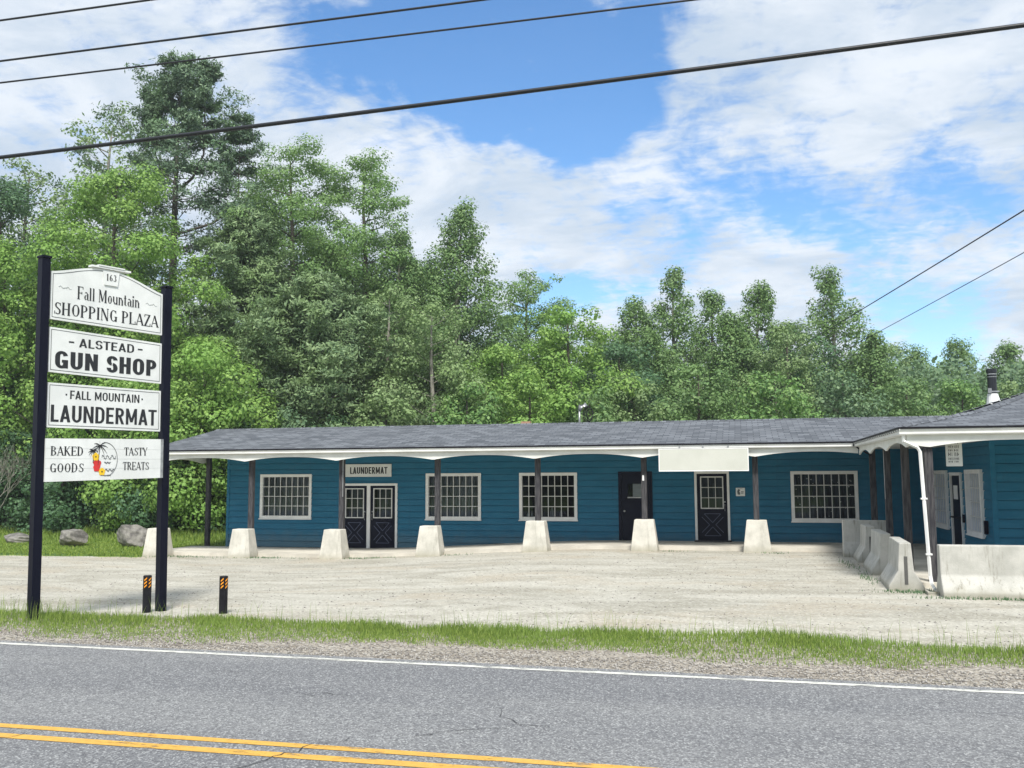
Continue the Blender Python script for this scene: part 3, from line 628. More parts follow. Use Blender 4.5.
# scalloped valance boards
def valance(name, a0, a1, posts, place, zb=2.585, rise=.125, zt=2.83):
    k = max(8, int((a1-a0)/.08)); V = []; F = []
    for i in range(k+1):
        a = a0+(a1-a0)*i/k; lo = max([p for p in posts if p <= a+1e-6], default=posts[0]-3.04); hi = min([p for p in posts if p > a+1e-6], default=posts[-1]+3.04)
        t = abs(2*(a-lo)/(hi-lo)-1); z = zb+rise*(1-t**2.2)
        V += [place(a, 0, z), place(a, 0, zt), place(a, .04, zt), place(a, .04, z)]
        if i: q = 4*i-4; F += [(q, q+4, q+5, q+1), (q+2, q+6, q+7, q+3), (q+3, q+7, q+4, q), (q+1, q+5, q+6, q+2)]
    F += [(0, 1, 2, 3), tuple(4*k+j for j in (3, 2, 1, 0))]
    return raw(name, V, F, MT['soffit'], B)
PX = [-17.95, -14.92, -11.88, -8.82, -5.77, -2.70, .35, 3.4]
PY = [19.15, 21.75, 24.35, 26.95]
valance('valance', -18.38, 3.0, PX, lambda a, o, z: (a, 26.52+o, z))
valance('valance', 19.02, 26.5, [19.15, 21.75, 24.35, 26.6], lambda a, o, z: (3.02+o, a, z))
valance('valance', 3.02, 16, [3.4+3.04*i for i in range(5)], lambda a, o, z: (a, 19.0+o, z))
valance('valance', 26.58, 29.9, [26.95, 29.7], lambda a, o, z: (-18.36+o, a, z))
# posts
def post(x, y, zb, zt=2.84, w=.075):
    mb = MB().box(x-w, x+w, y-w, y+w, zb, zt); return mb.build('porch_post', MT['wood'], B, bevel=.008, seg=1)
for i, x in enumerate(PX[:-1]): post(x, 26.98, g(x, 26.7)+.85)
post(3.4, 26.98, 0); post(-18.2, 29.9, -.35)
for y in PY[1:3]: post(3.4, y, 0)
post(3.4, 19.15, 0)
for x in (6.44, 9.48, 12.5): post(x, 19.15, 0)
# small fittings on posts
MB().box(-2.74, -2.69, 26.89, 26.903, 1.95, 2.10).build('post_fitting', MT['white'], B)
for x, y in ((-11.82, 26.9), (3.33, 24.3)): MB().tube([(x, y, 1.5), (x, y, 2.8)], .014, 6).build('conduit', MT['steel'], B)
# downspouts
mb = MB(); x, y = 3.0, 18.93
mb.tube([(2.96, 18.99, 2.83), (2.96, 18.98, 2.70), (3.20, 19.0, 2.58), (3.24, 18.98, 2.50), (3.25, 18.6, .25), (3.25, 18.5, .12), (3.25, 18.2, .06)], .032, 4)
ds = mb.build('downspout', MT['gutter'], B)
mb = MB(); mb.box(3.19, 3.30, 18.80, 18.90, 1.62, 1.65); mb.box(3.20, 3.31, 18.63, 18.73, .62, .65); mb.build('strap', MT['gutter'], ds)
MB().tube([(2.94, 26.42, 2.83), (3.0, 26.45, 2.78), (3.35, 26.8, 2.60)], .02, 6).build('cable', MT['dark'], B)
# flue pipe and its flashing
mb = MB(); mb.tube([(7.43, 31.1, 3.55), (7.43, 31.1, 4.55)], .135, 14); mb.tube([(7.43, 31.1, 4.4), (7.43, 31.1, 5.14)], .13, 14); mb.tube([(7.43, 31.1, 5.14), (7.43, 31.1, 5.25)], .15, 14)
fl = mb.build('flue_pipe', MT['pipe'], B)
mb = MB(); mb.tube([(7.47, 31.1, 3.5), (7.45, 31.1, 4.18), (7.43, 31.1, 4.42), (7.43, 31.1, 4.5)], [.23, .21, .16, .15], 14); mb.build('flashing', MT['gutter'], fl)
mb = MB(); mb.tube([(7.43, 31.1, 5.08), (7.43, 31.1, 5.11)], .142, 14); mb.tube([(7.43, 31.1, 5.0), (7.43, 31.1, 5.02)], .14, 14); mb.box(7.27, 7.37, 30.93, 30.98, 4.52, 4.66); mb.box(7.27, 7.59, 30.955, 30.965, 4.54, 4.58); mb.build('pipe_band', MT['steel'], fl)
# service mast with a coil behind the ridge
mb = MB(); mb.tube([(-5.25, 31.3, 3.6), (-5.25, 31.3, 4.28)], .035, 8); mb.tube([(-5.25, 31.3, 4.28), (-5.20, 31.3, 4.42), (-5.06, 31.3, 4.46), (-4.98, 31.3, 4.40)], [.06, .10, .09, .03], 8)
sm = mb.build('service_mast', MT['steel'], B, smooth=True)
mb = MB()
for r_, dx in ((.26, 0), (.23, .03), (.17, .06)): mb.tube([(-4.96+dx+r_*.62*math.cos(t*math.pi/10), 31.28+.02*math.sin(t), 4.15+r_*math.sin(t*math.pi/10)) for t in range(20)], .016, 5)
mb.build('cable_coil', MT['dark'], sm)
MB().box(-7.2, -6.88, 31.0, 31.2, 3.6, 3.93).build('roof_vent', MT['clay'], B)

# ------------------------------------------------------------------ stroke lettering (serif)
TH, TN, SF = .145, .056, .04
def glyph(ch):
    S_ = []; A_ = []; SE = []   # strokes (x0,y0,x1,y1,w), arcs (cx,cy,rx,ry,a0,a1,wv,wh), serifs (x0,x1,y)
    def st(x0, y0, x1, y1, w=TH): S_.append((x0, y0, x1, y1, w))
    def ser(x, y, hw=.11): SE.append((x-hw, x+hw, y))
    def arc(cx, cy, rx, ry, a0, a1, wv=TH, wh=TN): A_.append((cx, cy, rx, ry, a0, a1, wv, wh))
    W = .6
    if ch == 'A': st(.04, 0, .29, 1, TN); st(.29, 1, .56, 0, TH); st(.14, .33, .44, .33, TN); ser(.05, 0, .09); ser(.56, 0, .11); W = .66
    elif ch == 'B': st(.12, 0, .12, 1); arc(.28, .76, .2, .22, -90, 90); arc(.28, .27, .25, .25, -90, 90); st(.1, .98, .3, .98, TN); st(.1, .52, .3, .52, TN); st(.1, .02, .3, .02, TN); ser(.1, 0, .1); ser(.1, 1, .1); W = .62
    elif ch == 'D': st(.12, 0, .12, 1); arc(.26, .5, .32, .48, -90, 90); st(.1, .98, .27, .98, TN); st(.1, .02, .27, .02, TN); ser(.1, 0, .1); ser(.1, 1, .1); W = .68
    elif ch == 'E': st(.12, 0, .12, 1); st(.1, .98, .5, .98, TN); st(.1, .5, .4, .5, TN); st(.1, .02, .52, .02, TN); st(.5, .98, .5, .8, TN); st(.52, .02, .52, .22, TN); st(.4, .6, .4, .4, TN); ser(.1, 0, .1); ser(.1, 1, .1); W = .6
    elif ch == 'F': st(.12, 0, .12, 1); st(.1, .98, .5, .98, TN); st(.1, .5, .4, .5, TN); st(.5, .98, .5, .8, TN); st(.4, .6, .4, .4, TN); ser(.12, 0, .13); ser(.1, 1, .1); W = .57
    elif ch == 'G': arc(.33, .5, .27, .48, 50, 310); st(.53, .02, .53, .42, TH*.9); ser(.51, .42, .12); st(.51, .72, .51, .95, TN); W = .68
    elif ch == 'H': st(.12, 0, .12, 1); st(.52, 0, .52, 1); st(.12, .5, .52, .5, TN); [ser(x, y) for x in (.12, .52) for y in (0, 1)]; W = .7
    elif ch == 'I': st(.14, 0, .14, 1); ser(.14, 0); ser(.14, 1); W = .32
    elif ch == 'K': st(.12, 0, .12, 1); st(.14, .42, .5, 1, TN); st(.24, .56, .54, 0, TH); ser(.12, 0); ser(.12, 1); ser(.5, 1, .09); ser(.54, 0, .1); W = .67
    elif ch == 'L': st(.12, 0, .12, 1); st(.1, .02, .5, .02, TN); st(.5, .02, .5, .26, TN); ser(.12, 1, .12); ser(.1, 0, .1); W = .57
    elif ch == 'M': st(.1, 0, .1, 1, TN); st(.12, 1, .37, .1, TH); st(.37, .1, .62, 1, TN); st(.66, 0, .66, 1, TH); ser(.1, 0, .08); ser(.66, 0); ser(.08, 1, .08); ser(.66, 1, .08); W = .82
    elif ch == 'N': st(.1, 0, .1, 1, TN); st(.12, 1, .54, 0, TH); st(.55, 0, .55, 1, TN); ser(.1, 0, .08); ser(.08, 1, .08); ser(.55, 1, .09); W = .68
    elif ch == 'O': arc(.33, .5, .28, .48, 0, 360); W = .68
    elif ch == 'P': st(.12, 0, .12, 1); arc(.28, .73, .24, .25, -90, 90); st(.1, .98, .3, .98, TN); st(.1, .48, .3, .48, TN); ser(.12, 0, .12); ser(.1, 1, .1); W = .6
    elif ch == 'R': st(.12, 0, .12, 1); arc(.28, .75, .22, .23, -90, 90); st(.1, .98, .3, .98, TN); st(.1, .52, .3, .52, TN); st(.3, .52, .52, .02, TH); ser(.12, 0); ser(.1, 1, .1); ser(.54, 0, .06); W = .64
    elif ch == 'S': arc(.28, .745, .2, .235, 40, 270, TH*.8, TN); arc(.28, .265, .22, .245, -140, 90, TH*.9, TN); st(.18, .62, .4, .40, TH*.9); st(.46, .72, .46, .95, TN); st(.07, .05, .07, .28, TN); W = .56
    elif ch == 'T': st(.28, 0, .28, 1); st(.03, .98, .53, .98, TN); st(.03, .98, .03, .78, TN); st(.53, .98, .53, .78, TN); ser(.28, 0, .13); W = .58
    elif ch == 'Y': st(.28, 0, .28, .45); st(.28, .42, .06, 1, TH); st(.28, .42, .52, 1, TN); ser(.28, 0, .12); ser(.06, 1, .1); ser(.52, 1, .09); W = .6
    elif ch == 'Z': st(.06, .98, .5, .98, TN); st(.48, 1, .08, 0, TH); st(.06, .02, .52, .02, TN); st(.06, .98, .06, .78, TN); st(.52, .02, .52, .24, TN); W = .6
    elif ch == 'a': arc(.2, .2, .14, .19, 60, 300, TH*.85, TN); st(.36, .04, .36, .5, TH*.9); arc(.22, .48, .14, .16, 10, 150, TH*.8, TN); ser(.42, .01, .06); W = .48
    elif ch == 'l': st(.13, 0, .13, 1, TH*.9); ser(.13, 0, .09); SE.append((.04, .13, 1)); W = .28
    elif ch == 'o': arc(.24, .32, .19, .31, 0, 360, TH*.9, TN); W = .49
    elif ch == 'u': st(.1, .62, .1, .2, TH*.9); arc(.24, .2, .14, .19, 180, 330, TH*.8, TN); st(.4, 0, .4, .62, TH*.9); SE.append((.02, .1, .62)); SE.append((.32, .4, .62)); SE.append((.4, .48, 0)); W = .52
    elif ch == 'n': st(.12, 0, .12, .62, TH*.9); arc(.26, .42, .14, .2, 0, 150, TH*.8, TN); st(.4, 0, .4, .44, TH*.9); ser(.12, 0, .08); ser(.4, 0, .08); SE.append((.03, .12, .62)); W = .53
    elif ch == 't': st(.14, .08, .14, .85, TH*.9); st(.03, .62, .26, .62, TN); arc(.22, .12, .08, .11, 180, 330, TN, TN); W = .32
    elif ch == 'i': st(.12, 0, .12, .62, TH*.9); st(.12, .76, .12, .9, TH); ser(.12, 0, .08); SE.append((.03, .12, .62)); W = .26
    elif ch == '1': st(.22, 0, .22, 1); st(.1, .82, .22, .98, TN); ser(.22, 0, .12); W = .42
    elif ch == '6': arc(.27, .28, .2, .27, 0, 360); arc(.42, .3, .35, .68, 100, 180, TH, TN); W = .55
    elif ch == '3': arc(.22, .75, .19, .23, -80, 150); arc(.22, .27, .22, .26, -150, 85); W = .5
    else: W = .3
    return S_, A_, SE, W
def sans(ch, w):
    """even-weight capitals: strokes and arcs only"""
    S_ = []; A_ = []; W = .6; h = w*.8
    st = lambda x0, y0, x1, y1, ww=None: S_.append((x0, y0, x1, y1, ww or w))
    hz = lambda x0, x1, y: S_.append((x0, y, x1, y, h))
    arc = lambda cx, cy, rx, ry, a0, a1: A_.append((cx, cy, rx, ry, a0, a1, w, h))
    a = w/2; b = h/2
    if ch == 'A': st(.02+a, 0, .30, 1); st(.30, 1, .58-a, 0); hz(.16, .44, .26); W = .62
    elif ch == 'L': st(.04+a, 0, .04+a, 1); hz(.04, .46, b); W = .5
    elif ch == 'T': st(.26, 0, .26, 1); hz(.0, .52, 1-b); W = .54
    elif ch == 'E': st(.04+a, 0, .04+a, 1); hz(.04, .48, b); hz(.04, .44, .5); hz(.04, .48, 1-b); W = .54
    elif ch == 'F': st(.04+a, 0, .04+a, 1); hz(.04, .44, .48); hz(.04, .48, 1-b); W = .52
    elif ch == 'I': st(.06+a, 0, .06+a, 1); W = .12+w
    elif ch == 'H': st(.04+a, 0, .04+a, 1); st(.56-a, 0, .56-a, 1); hz(.1, .5, .5); W = .62
    elif ch == 'N': st(.04+a, 0, .04+a, 1); st(.60-a, 0, .60-a, 1); st(.06+a, 1, .58-a, 0, w*.8); W = .66
    elif ch == 'M': st(.04+a, 0, .04+a, 1, w*.9); st(.72-a, 0, .72-a, 1, w*.9); st(.05+a, 1, .38, .15, w*.9); st(.38, .15, .71-a, 1, w*.9); W = .78
    elif ch == 'U': st(.04+a, .3, .04+a, 1); st(.56-a, .3, .56-a, 1); arc(.30, .31, .26, .31, 180, 360); W = .62
    elif ch == 'O': arc(.31, .66, .27, .34, 0, 180); arc(.31, .34, .27, .34, 180, 360); st(.04+a, .34, .04+a, .66); st(.58-a, .34, .58-a, .66); W = .64
    elif ch == 'G': arc(.31, .66, .27, .34, 15, 180); arc(.31, .34, .27, .34, 180, 360); st(.04+a, .34, .04+a, .66); st(.58-a, 0.02, .58-a, .5); hz(.32, .58, .5-b); W = .64
    elif ch == 'D': st(.04+a, 0, .04+a, 1); arc(.28, .66, .28, .34, 0, 90); arc(.28, .34, .28, .34, 270, 360); st(.56-a, .34, .56-a, .66); hz(.04, .29, 1-b); hz(.04, .29, b); W = .61
    elif ch == 'P': st(.04+a, 0, .04+a, 1); arc(.28, .71, .25, .29, -90, 90); hz(.04, .29, 1-b); hz(.04, .29, .42+b); W = .56
    elif ch == 'R': st(.04+a, 0, .04+a, 1); arc(.28, .72, .25, .28, -90, 90); hz(.04, .29, 1-b); hz(.04, .29, .44+b); st(.30, .46, .55-a, 0); W = .6
    elif ch == 'S': arc(.28, .72, .25, .28, 10, 180); arc(.28, .73, .25, .29+b*.3, 180, 262); arc(.28, .28, .25, .28, 180, 350); arc(.28, .28, .25, .29+b*.3, -10, 82); W = .57
    else: W = .3
    return S_, A_, [], W
GLYPH = glyph
def serif_text(mb, txt, x0, x1, z, h, y, sw=None):
    glyph = (lambda c: sans(c, sw)) if sw else GLYPH
    """lays txt between x0 and x1 at baseline z (local x,z plane)"""
    tot = sum(glyph(c)[3] for c in txt); sx = (x1-x0)/tot; x = x0; e = 0
    def quad(a, b, c, d):
        nonlocal e; e += 1; yy = y-(e % 7)*.00025
        n = len(mb.V); mb.V += [(p[0], yy, p[1]) for p in (a, b, c, d)]; mb.F.append((n, n+1, n+2, n+3))
    for ch in txt:
        S_, A_, SE, W = glyph(ch)
        T = lambda px, py: (x+px*sx, z+py*h)
        for (a, b, c, d, w_) in S_:
            if abs(d-b) < 1e-6: quad(T(a, b-w_/2), T(c, b-w_/2), T(c, b+w_/2), T(a, b+w_/2))
            else: quad(T(a-w_/2, b), T(a+w_/2, b), T(c+w_/2, d), T(c-w_/2, d))
        for (cx, cy, rx, ry, a0, a1, wv, wh) in A_:
            k = max(6, int(abs(a1-a0)/18)); pr = None
            for i in range(k+1):
                t = rad(a0+(a1-a0)*i/k); w_ = wh+(wv-wh)*abs(math.cos(t))**1.3
                po = T(cx+(rx)*math.cos(t), cy+(ry)*math.sin(t)); pi_ = T(cx+max(rx-w_, .01)*math.cos(t), cy+max(ry-wh-(w_-wh)*.3, .01)*math.sin(t))
                if pr: quad(pr[1], pi_, po, pr[0])
                pr = (po, pi_)
        for (a, b, c) in SE: quad(T(a, c-SF/2 if c > 0 else 0), T(b, c-SF/2 if c > 0 else 0), T(b, (c+SF/2) if c > 0 else SF), T(a, (c+SF/2) if c > 0 else SF))
        x += W*sx
def font_text(name, txt, x0, x1, z, h, y, mat, parent, bold=0., spacing=1., italic=0.):
    """builtin sans lettering fitted to a box, as a mesh child"""
    cu = bpy.data.curves.new(name, 'FONT'); cu.body = txt; cu.offset = bold; cu.space_character = spacing; cu.shear = italic; cu.extrude = 0.0; cu.fill_mode = 'FRONT'
    ob = bpy.data.objects.new(name, cu); COL.objects.link(ob)
    dg = bpy.context.evaluated_depsgraph_get(); me = bpy.data.meshes.new_from_object(ob.evaluated_get(dg))
    bpy.data.objects.remove(ob); bpy.data.curves.remove(cu)
    n = len(me.vertices); co = np.empty(n*3); me.vertices.foreach_get('co', co); co = co.reshape(-1, 3)
    mn, mx = co.min(0), co.max(0)
    V = np.zeros_like(co); V[:, 0] = x0+(co[:, 0]-mn[0])/(mx[0]-mn[0])*(x1-x0); V[:, 2] = z+(co[:, 1]-mn[1])/(mx[1]-mn[1])*h; V[:, 1] = y
    me.vertices.foreach_set('co', V.ravel()); me.update(); me.materials.clear(); me.materials.append(mat)
    o = bpy.data.objects.new(name, me); COL.objects.link(o); o.parent = parent
    return o

# ------------------------------------------------------------------ roadside sign (local frame: x along the sign, -y its face)
SG = empty('roadside_sign', (-10.27, 12.2, -.045), 'tall roadside sign of four stacked white boards between two navy posts', 'sign', rz=math.atan2(1.966, .812)); SG.scale = (.947, 1, 1.022); SG.rotation_euler = (-.0098, -.0071, math.atan2(1.966, .812))
SG_W = 2.25
for x, zt in ((0, 5.38), (SG_W, 5.24)):
    MB().box(x-.07, x+.07, -.07, .07, -.5, zt).build('post', MT['navypost'], SG, local=True, bevel=.006, seg=1)
    MB().box(x-.085, x+.085, -.085, .085, zt, zt+.035).build('post_cap', MT['navypost'], SG, local=True, bevel=.006, seg=1)
xl, xr_ = .10, SG_W-.10
def panel(zl0, zl1, zr0, zr1, arch=None, inset=True, yb=-.03, xa=None, xb=None):
    xa = xa or xl; xb = xb or xr_
    top = [(xb, zr1), (xa, zl1)]
    if arch:
        top = []; k = 24
        for i in range(k+1):
            t = 1-i/k; top.append((xa+(xb-xa)*t, zl1+(zr1-zl1)*t+arch*(math.sin(math.pi*t)**1.25)))
    prof = [(xa, zl0), (xb, zr0)]+top
    p = MB().prism(prof, yb, yb+.04, 'y').build('sign_board', MT['signwhite'], SG, local=True)
    if inset:
        cx = (xa+xb)/2; cz = (zl0+zl1+zr0+zr1)/4
        n = len(prof); V = []; F = []
        def shrink(q, d):
            x, z = q; sx = (x-cx); return (x-math.copysign(d, sx) if abs(sx) > .3*(xb-xa) else x-d*sx/(.5*(xb-xa)), z+(d if z < cz else -d))
        for q in prof:
            a = shrink(q, .030); b_ = shrink(q, .040); V += [(a[0], yb-.002, a[1]), (b_[0], yb-.002, b_[1])]
        for i in range(n): j = (i+1) % n; F.append((2*i, 2*j, 2*j+1, 2*i+1))
        raw('border_line', V, F, MT['signgrey'], p, local=True)
    return p
MT['signwhite'] = basic('sign_board_white', (.74, .76, .76), (.66, .68, .68), 2.2, .4); MT['signgrey'] = basic('sign_border_grey', (.12, .13, .14), None, 8, .6)
p = panel(4.47, 5.20, 4.43, 5.12, arch=.21)
mb = MB(); serif_text(mb, 'Fall Mountain', .55, 1.70, 4.83, .20, -.033); serif_text(mb, 'SHOPPING PLAZA', .16, 2.08, 4.55, .19, -.033); mb.build('lettering', MT['black'], p, local=True)
tab = MB().prism([(1.02, 5.12), (1.26, 5.12), (1.29, 5.34), (.99, 5.34)], -.05, -.03, 'y').build('number_tab', MT['signwhite'], p, local=True)
mb = MB(); serif_text(mb, '163', 1.04, 1.24, 5.19, .11, -.053); mb.build('lettering', MT['black'], tab, local=True)
MB().box(.78, 1.50, -.06, .05, 5.375, 5.405).box(.90, 1.38, -.07, .06, 5.405, 5.425).build('cornice', MT['signwhite'], p, local=True)
mb = MB()
for cx_, cz_ in ((.33, 4.98), (1.91, 4.92)):
    for k in range(5): mb.tube([(cx_-.1+.04*k, -.034, cz_+.012*math.sin(k*2)), (cx_-.07+.04*k, -.034, cz_+.02*math.cos(k*2.3)), (cx_-.04+.04*k, -.034, cz_-.01)], .003, 4)
MT['faint'] = basic('faded_ornament', (.52, .54, .54), None, 8, .6); mb.build('ornament', MT['faint'], p, local=True)
p = panel(3.67, 4.35, 3.62, 4.29)
mb = MB(); serif_text(mb, 'ALSTEAD', .60, 1.62, 4.085, .135, -.033, .15); serif_text(mb, 'GUN SHOP', .19, 2.06, 3.735, .265, -.033, .205); mb.build('lettering', MT['black'], p, local=True)
MB().box(.43, .52, -.034, -.031, 4.14, 4.162).box(1.68, 1.77, -.034, -.031, 4.14, 4.162).build('dash', MT['black'], p, local=True)
p = panel(2.84, 3.51, 2.83, 3.50)
mb = MB(); serif_text(mb, 'FALL MOUNTAIN', .47, 1.74, 3.28, .13, -.033, .15); serif_text(mb, 'LAUNDERMAT', .15, 2.08, 2.925, .255, -.033, .165); mb.build('lettering', MT['black'], p, local=True)
MB().box(.40, .425, -.034, -.031, 3.33, 3.355).box(1.77, 1.795, -.034, -.031, 3.33, 3.355).build('dot', MT['black'], p, local=True)
p = panel(2.03, 2.67, 2.07, 2.70, inset=False, yb=-.10, xa=.06, xb=2.12)
MB().box(2.12, 2.17, -.105, -.03, 2.07, 2.70).build('edge_trim', MT['steel'], p, local=True)
mb = MB(); serif_text(mb, 'BAKED', .14, .70, 2.42, .135, -.103); serif_text(mb, 'GOODS', .13, .71, 2.17, .135, -.103); serif_text(mb, 'TASTY', 1.42, 1.86, 2.43, .125, -.103); serif_text(mb, 'TREATS', 1.40, 1.90, 2.20, .125, -.103)
mb.build('lettering', MT['black'], p, local=True)
MB().box(.06, 2.12, -.1015, -.1, 2.226, 2.230).box(.06, 2.12, -.1015, -.1, 2.372, 2.376).box(.06, 2.12, -.1015, -.1, 2.525, 2.529).build('board_seam', MT['faint'], p, local=True)
em = MB()
pts = [(1.06+.235*math.cos(rad(a)), -.104, 2.365+.265*math.sin(rad(a))) for a in range(-75, 100, 8)]; em.tube(pts, .0045, 4)
E1 = em.build('emblem_ring', MT['signgrey'], p, local=True)
mb = MB()
def palm(cx, cz, s_, base):
    mb.tube([(base, -.104, cz-.30*s_), (base+.012, -.104, cz-.12*s_), (cx, -.104, cz)], .006, 4)
    for a in (15, 50, 95, 140, 175, 205, -25, 235, -50):
        l = s_*.14; pr = [(cx, cz)]
        for t in (.4, .75, 1.0): pr.append((cx+math.cos(rad(a))*l*t, cz+math.sin(rad(a))*l*t-.45*l*t*t))
        for (q, r__), wq in zip(zip(pr[:-1], pr[1:]), (.012, .011, .005)):
            n = len(mb.V); mb.V += [(q[0], -.1045, q[1]+wq), (q[0], -.1045, q[1]-wq), (r__[0], -.1045, r__[1]-wq*.6), (r__[0], -.1045, r__[1]+wq*.6)]; mb.F.append((n, n+1, n+2, n+3))
palm(.98, 2.575, 1.0, .95); palm(.86, 2.50, .62, .86)
mb.build('palm_drawing', MT['black'], E1, local=True)
def flower(cx, cz, r_, mat, eye):
    mb = MB()
    for k in range(5):
        a = 2*math.pi*k/5+.3; mb.poly([(cx+math.cos(a)*r_*.52+math.cos(t*math.pi/6)*r_*.52, -.1055-.0004*k, cz+math.sin(a)*r_*.52+math.sin(t*math.pi/6)*r_*.52) for t in range(12)], [tuple(range(12))])
    f_ = mb.build('flower_drawing', mat, E1, local=True)
    MB().poly([(cx+math.cos(t*math.pi/5)*r_*.2, -.1085, cz+math.sin(t*math.pi/5)*r_*.2) for t in range(10)], [tuple(range(10))]).build('eye', eye, f_, local=True) if False else None
flower(.905, 2.405, .062, MT['yellowf'], MT['redf']); flower(.935, 2.30, .07, MT['redf'], MT['yellowf']); flower(.925, 2.235, .06, MT['redf'], MT['yellowf']); flower(1.02, 2.175, .06, MT['yellowf'], MT['redf'])
mb = MB()
for cx_, cz_ in ((.905, 2.405), (1.02, 2.175)): mb.poly([(cx_+math.cos(t*math.pi/4)*.013, -.109, cz_+math.sin(t*math.pi/4)*.013) for t in range(8)], [tuple(range(8))])
mb.build('flower_eye', MT['black'], E1, local=True)
mb = MB()
for (xa, xb, zc, am, fr_, th) in ((1.01, 1.27, 2.40, .032, 75, .0045), (1.06, 1.17, 2.315, .012, 130, .0045), (1.08, 1.25, 2.20, .018, 95, .005), (1.0, 1.18, 2.12, .004, 60, .006)):
    k = 46; mb.tube([(xa+(xb-xa)*i/k+.010*math.sin(i*1.9), -.104, zc+am*math.sin((xb-xa)*i/k*fr_)*(1 if i % 5 else .5)) for i in range(k+1)], th*.8, 4)
mb.build('script_lettering', MT['signgrey'], E1, local=True)

# ------------------------------------------------------------------ signs on the building (hung or fixed: things of their own)
def board_sign(name, loc, wd, h, th, mat, label):
    e = empty(name, loc, label, 'sign'); MB().box(0, wd, -th, 0, 0, h).build('board', mat, e, local=True, bevel=.006, seg=1); return e
e = board_sign('laundermat_sign', (-12.93, YW-.035, 2.10), 1.67, .42, .03, MT['signwhite'], 'weathered white name board lettered LAUNDERMAT above the double doors')
mb = MB(); serif_text(mb, 'LAUNDERMAT', .20, 1.54, .10, .22, -.033, .19); mb.build('lettering', MT['black'], e, local=True)
e = board_sign('hanging_sign_board', (-2.22, 26.34, 2.20), 2.40, .62, .05, MT['cream'], 'long blank white sign board hung from the gutter over a door')
mb = MB(); [mb.box(x, x+.04, -.04, .02, .62, .71) for x in (.55, 1.18, 1.85)]; mb.build('hanger', MT['steel'], e, local=True)
mb = MB(); mb.box(0, 2.4, -.055, -.051, 0, .02); mb.box(0, 2.4, -.055, -.051, .60, .62); mb.box(0, .02, -.055, -.051, .02, .60); mb.box(2.38, 2.4, -.055, -.051, .02, .60); mb.build('trim', MT['white'], e, local=True)
e = board_sign('notice_plate', (-.20, YW-.035, 1.46), .27, .25, .012, MT['white'], 'small square white notice fixed beside the crossbuck door')
mb = MB(); mb.poly([(.05, -.013, .05), (.12, -.013, .04), (.13, -.013, .10), (.10, -.013, .13), (.13, -.013, .19), (.07, -.013, .21), (.04, -.013, .15)], [tuple(range(7))]); mb.box(.15, .23, -.0135, -.0125, .12, .14).box(.15, .22, -.0135, -.0125, .08, .10); mb.box(.05, .2, -.0135, -.0125, .215, .225); mb.build('print', MT['signgrey'], e, local=True)
e = board_sign('vertical_hanging_sign', (3.76, 19.4, 2.23), .29, .54, .02, MT['soffit'], 'narrow upright grey-white sign with dark print hanging by the corner post')
mb = MB(); rr = random.Random(8)
for row, (z_, hh_) in enumerate(((.42, .07), (.34, .055), (.28, .04), (.19, .07), (.115, .05), (.07, .03))):
    for cx0, cx1 in ((.045, .13), (.15, .24)):
        x_ = cx0
        while x_ < cx1-.01:
            w_ = rr.uniform(.012, .028); mb.box(x_, x_+w_*.45, -.023, -.021, z_, z_+hh_); 
            if rr.random() < .6: mb.box(x_, x_+w_, -.0235, -.0215, z_+rr.choice((0, hh_*.45, hh_*.85)), z_+rr.choice((0, hh_*.45, hh_*.85))+.010) if False else mb.box(x_+w_*.45, x_+w_, -.023, -.021, z_+hh_*.4, z_+hh_*.62)
            x_ += w_+.008
mb.build('print', MT['black'], e, local=True)

# ------------------------------------------------------------------ concrete piers
pl = ['leftmost concrete pier at the roadside end of the porch, half behind the sign post', 'tapered concrete pier in front of the left curtained window corner', 'tapered concrete pier in front of the double doors',
      'tapered concrete pier before the second window', 'tapered concrete pier under the dark-paned third window', 'tapered concrete pier in front of the dark service door', 'tapered concrete pier right of the crossbuck door']
me0 = None
for i, x in enumerate(PX[:-1]):
    if i == 0:
        o = MB().frustum(0, 0, -.06, .87, .77, .53, .60, .42).build('concrete_pier', MT['concrete'], None, bevel=.018); first = o
    else:
        o = first.copy(); COL.objects.link(o)
    o.location = (x-(.0, .08, .08, .14, .02, 0, 0)[i], 26.93-(.26, .26, .26, .2, .1, .05, .05)[i], g(x, 26.6)); o.rotation_euler = (0, 0, (0, .03, -.02, .02, 0, .015, -.02)[i])
    tag(o, pl[i], 'pier', 'concrete piers under the porch posts')

# ------------------------------------------------------------------ jersey barriers
def jersey(lbl, x, y, rz, ln, h=.86, slot=True, wf=1.0):
    k = h/.86; prof = [(-.30*wf, -.04), (.30*wf, -.04), (.30*wf, .09), (.135*wf, .36*k), (.10*wf, h), (-.10*wf, h), (-.135*wf, .36*k), (-.30*wf, .09)]
    o = empty('jersey_barrier', (x, y, g(x, y)), lbl, 'barrier', 'concrete road barriers by the wing', rz)
    MB().prism(prof, 0, ln, 'y').build('body', MT['barrier'], o, local=True, bevel=.02)
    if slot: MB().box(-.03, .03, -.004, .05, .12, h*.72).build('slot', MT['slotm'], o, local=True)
    return o
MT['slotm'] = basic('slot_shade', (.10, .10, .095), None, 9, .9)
jersey('nearest of the end-on concrete barriers, its slotted end towards the road', 2.80, 18.32, -.05, 1.8)
jersey('middle end-on concrete barrier in the row beside the wing', 2.86, 21.15, -.02, 1.7, slot=False)
jersey('third end-on concrete barrier, farther along the row beside the wing', 2.92, 24.05, -.02, 1.2)
jersey('farthest concrete barrier, turned across the row below the wide window', 3.55, 25.75, math.pi/2, 1.1, h=.93, slot=False, wf=.6)
jersey('long stained concrete barrier lying parallel to the road in front of the wing', 8.2, 17.80, math.pi/2, 4.95, h=.87, slot=False)
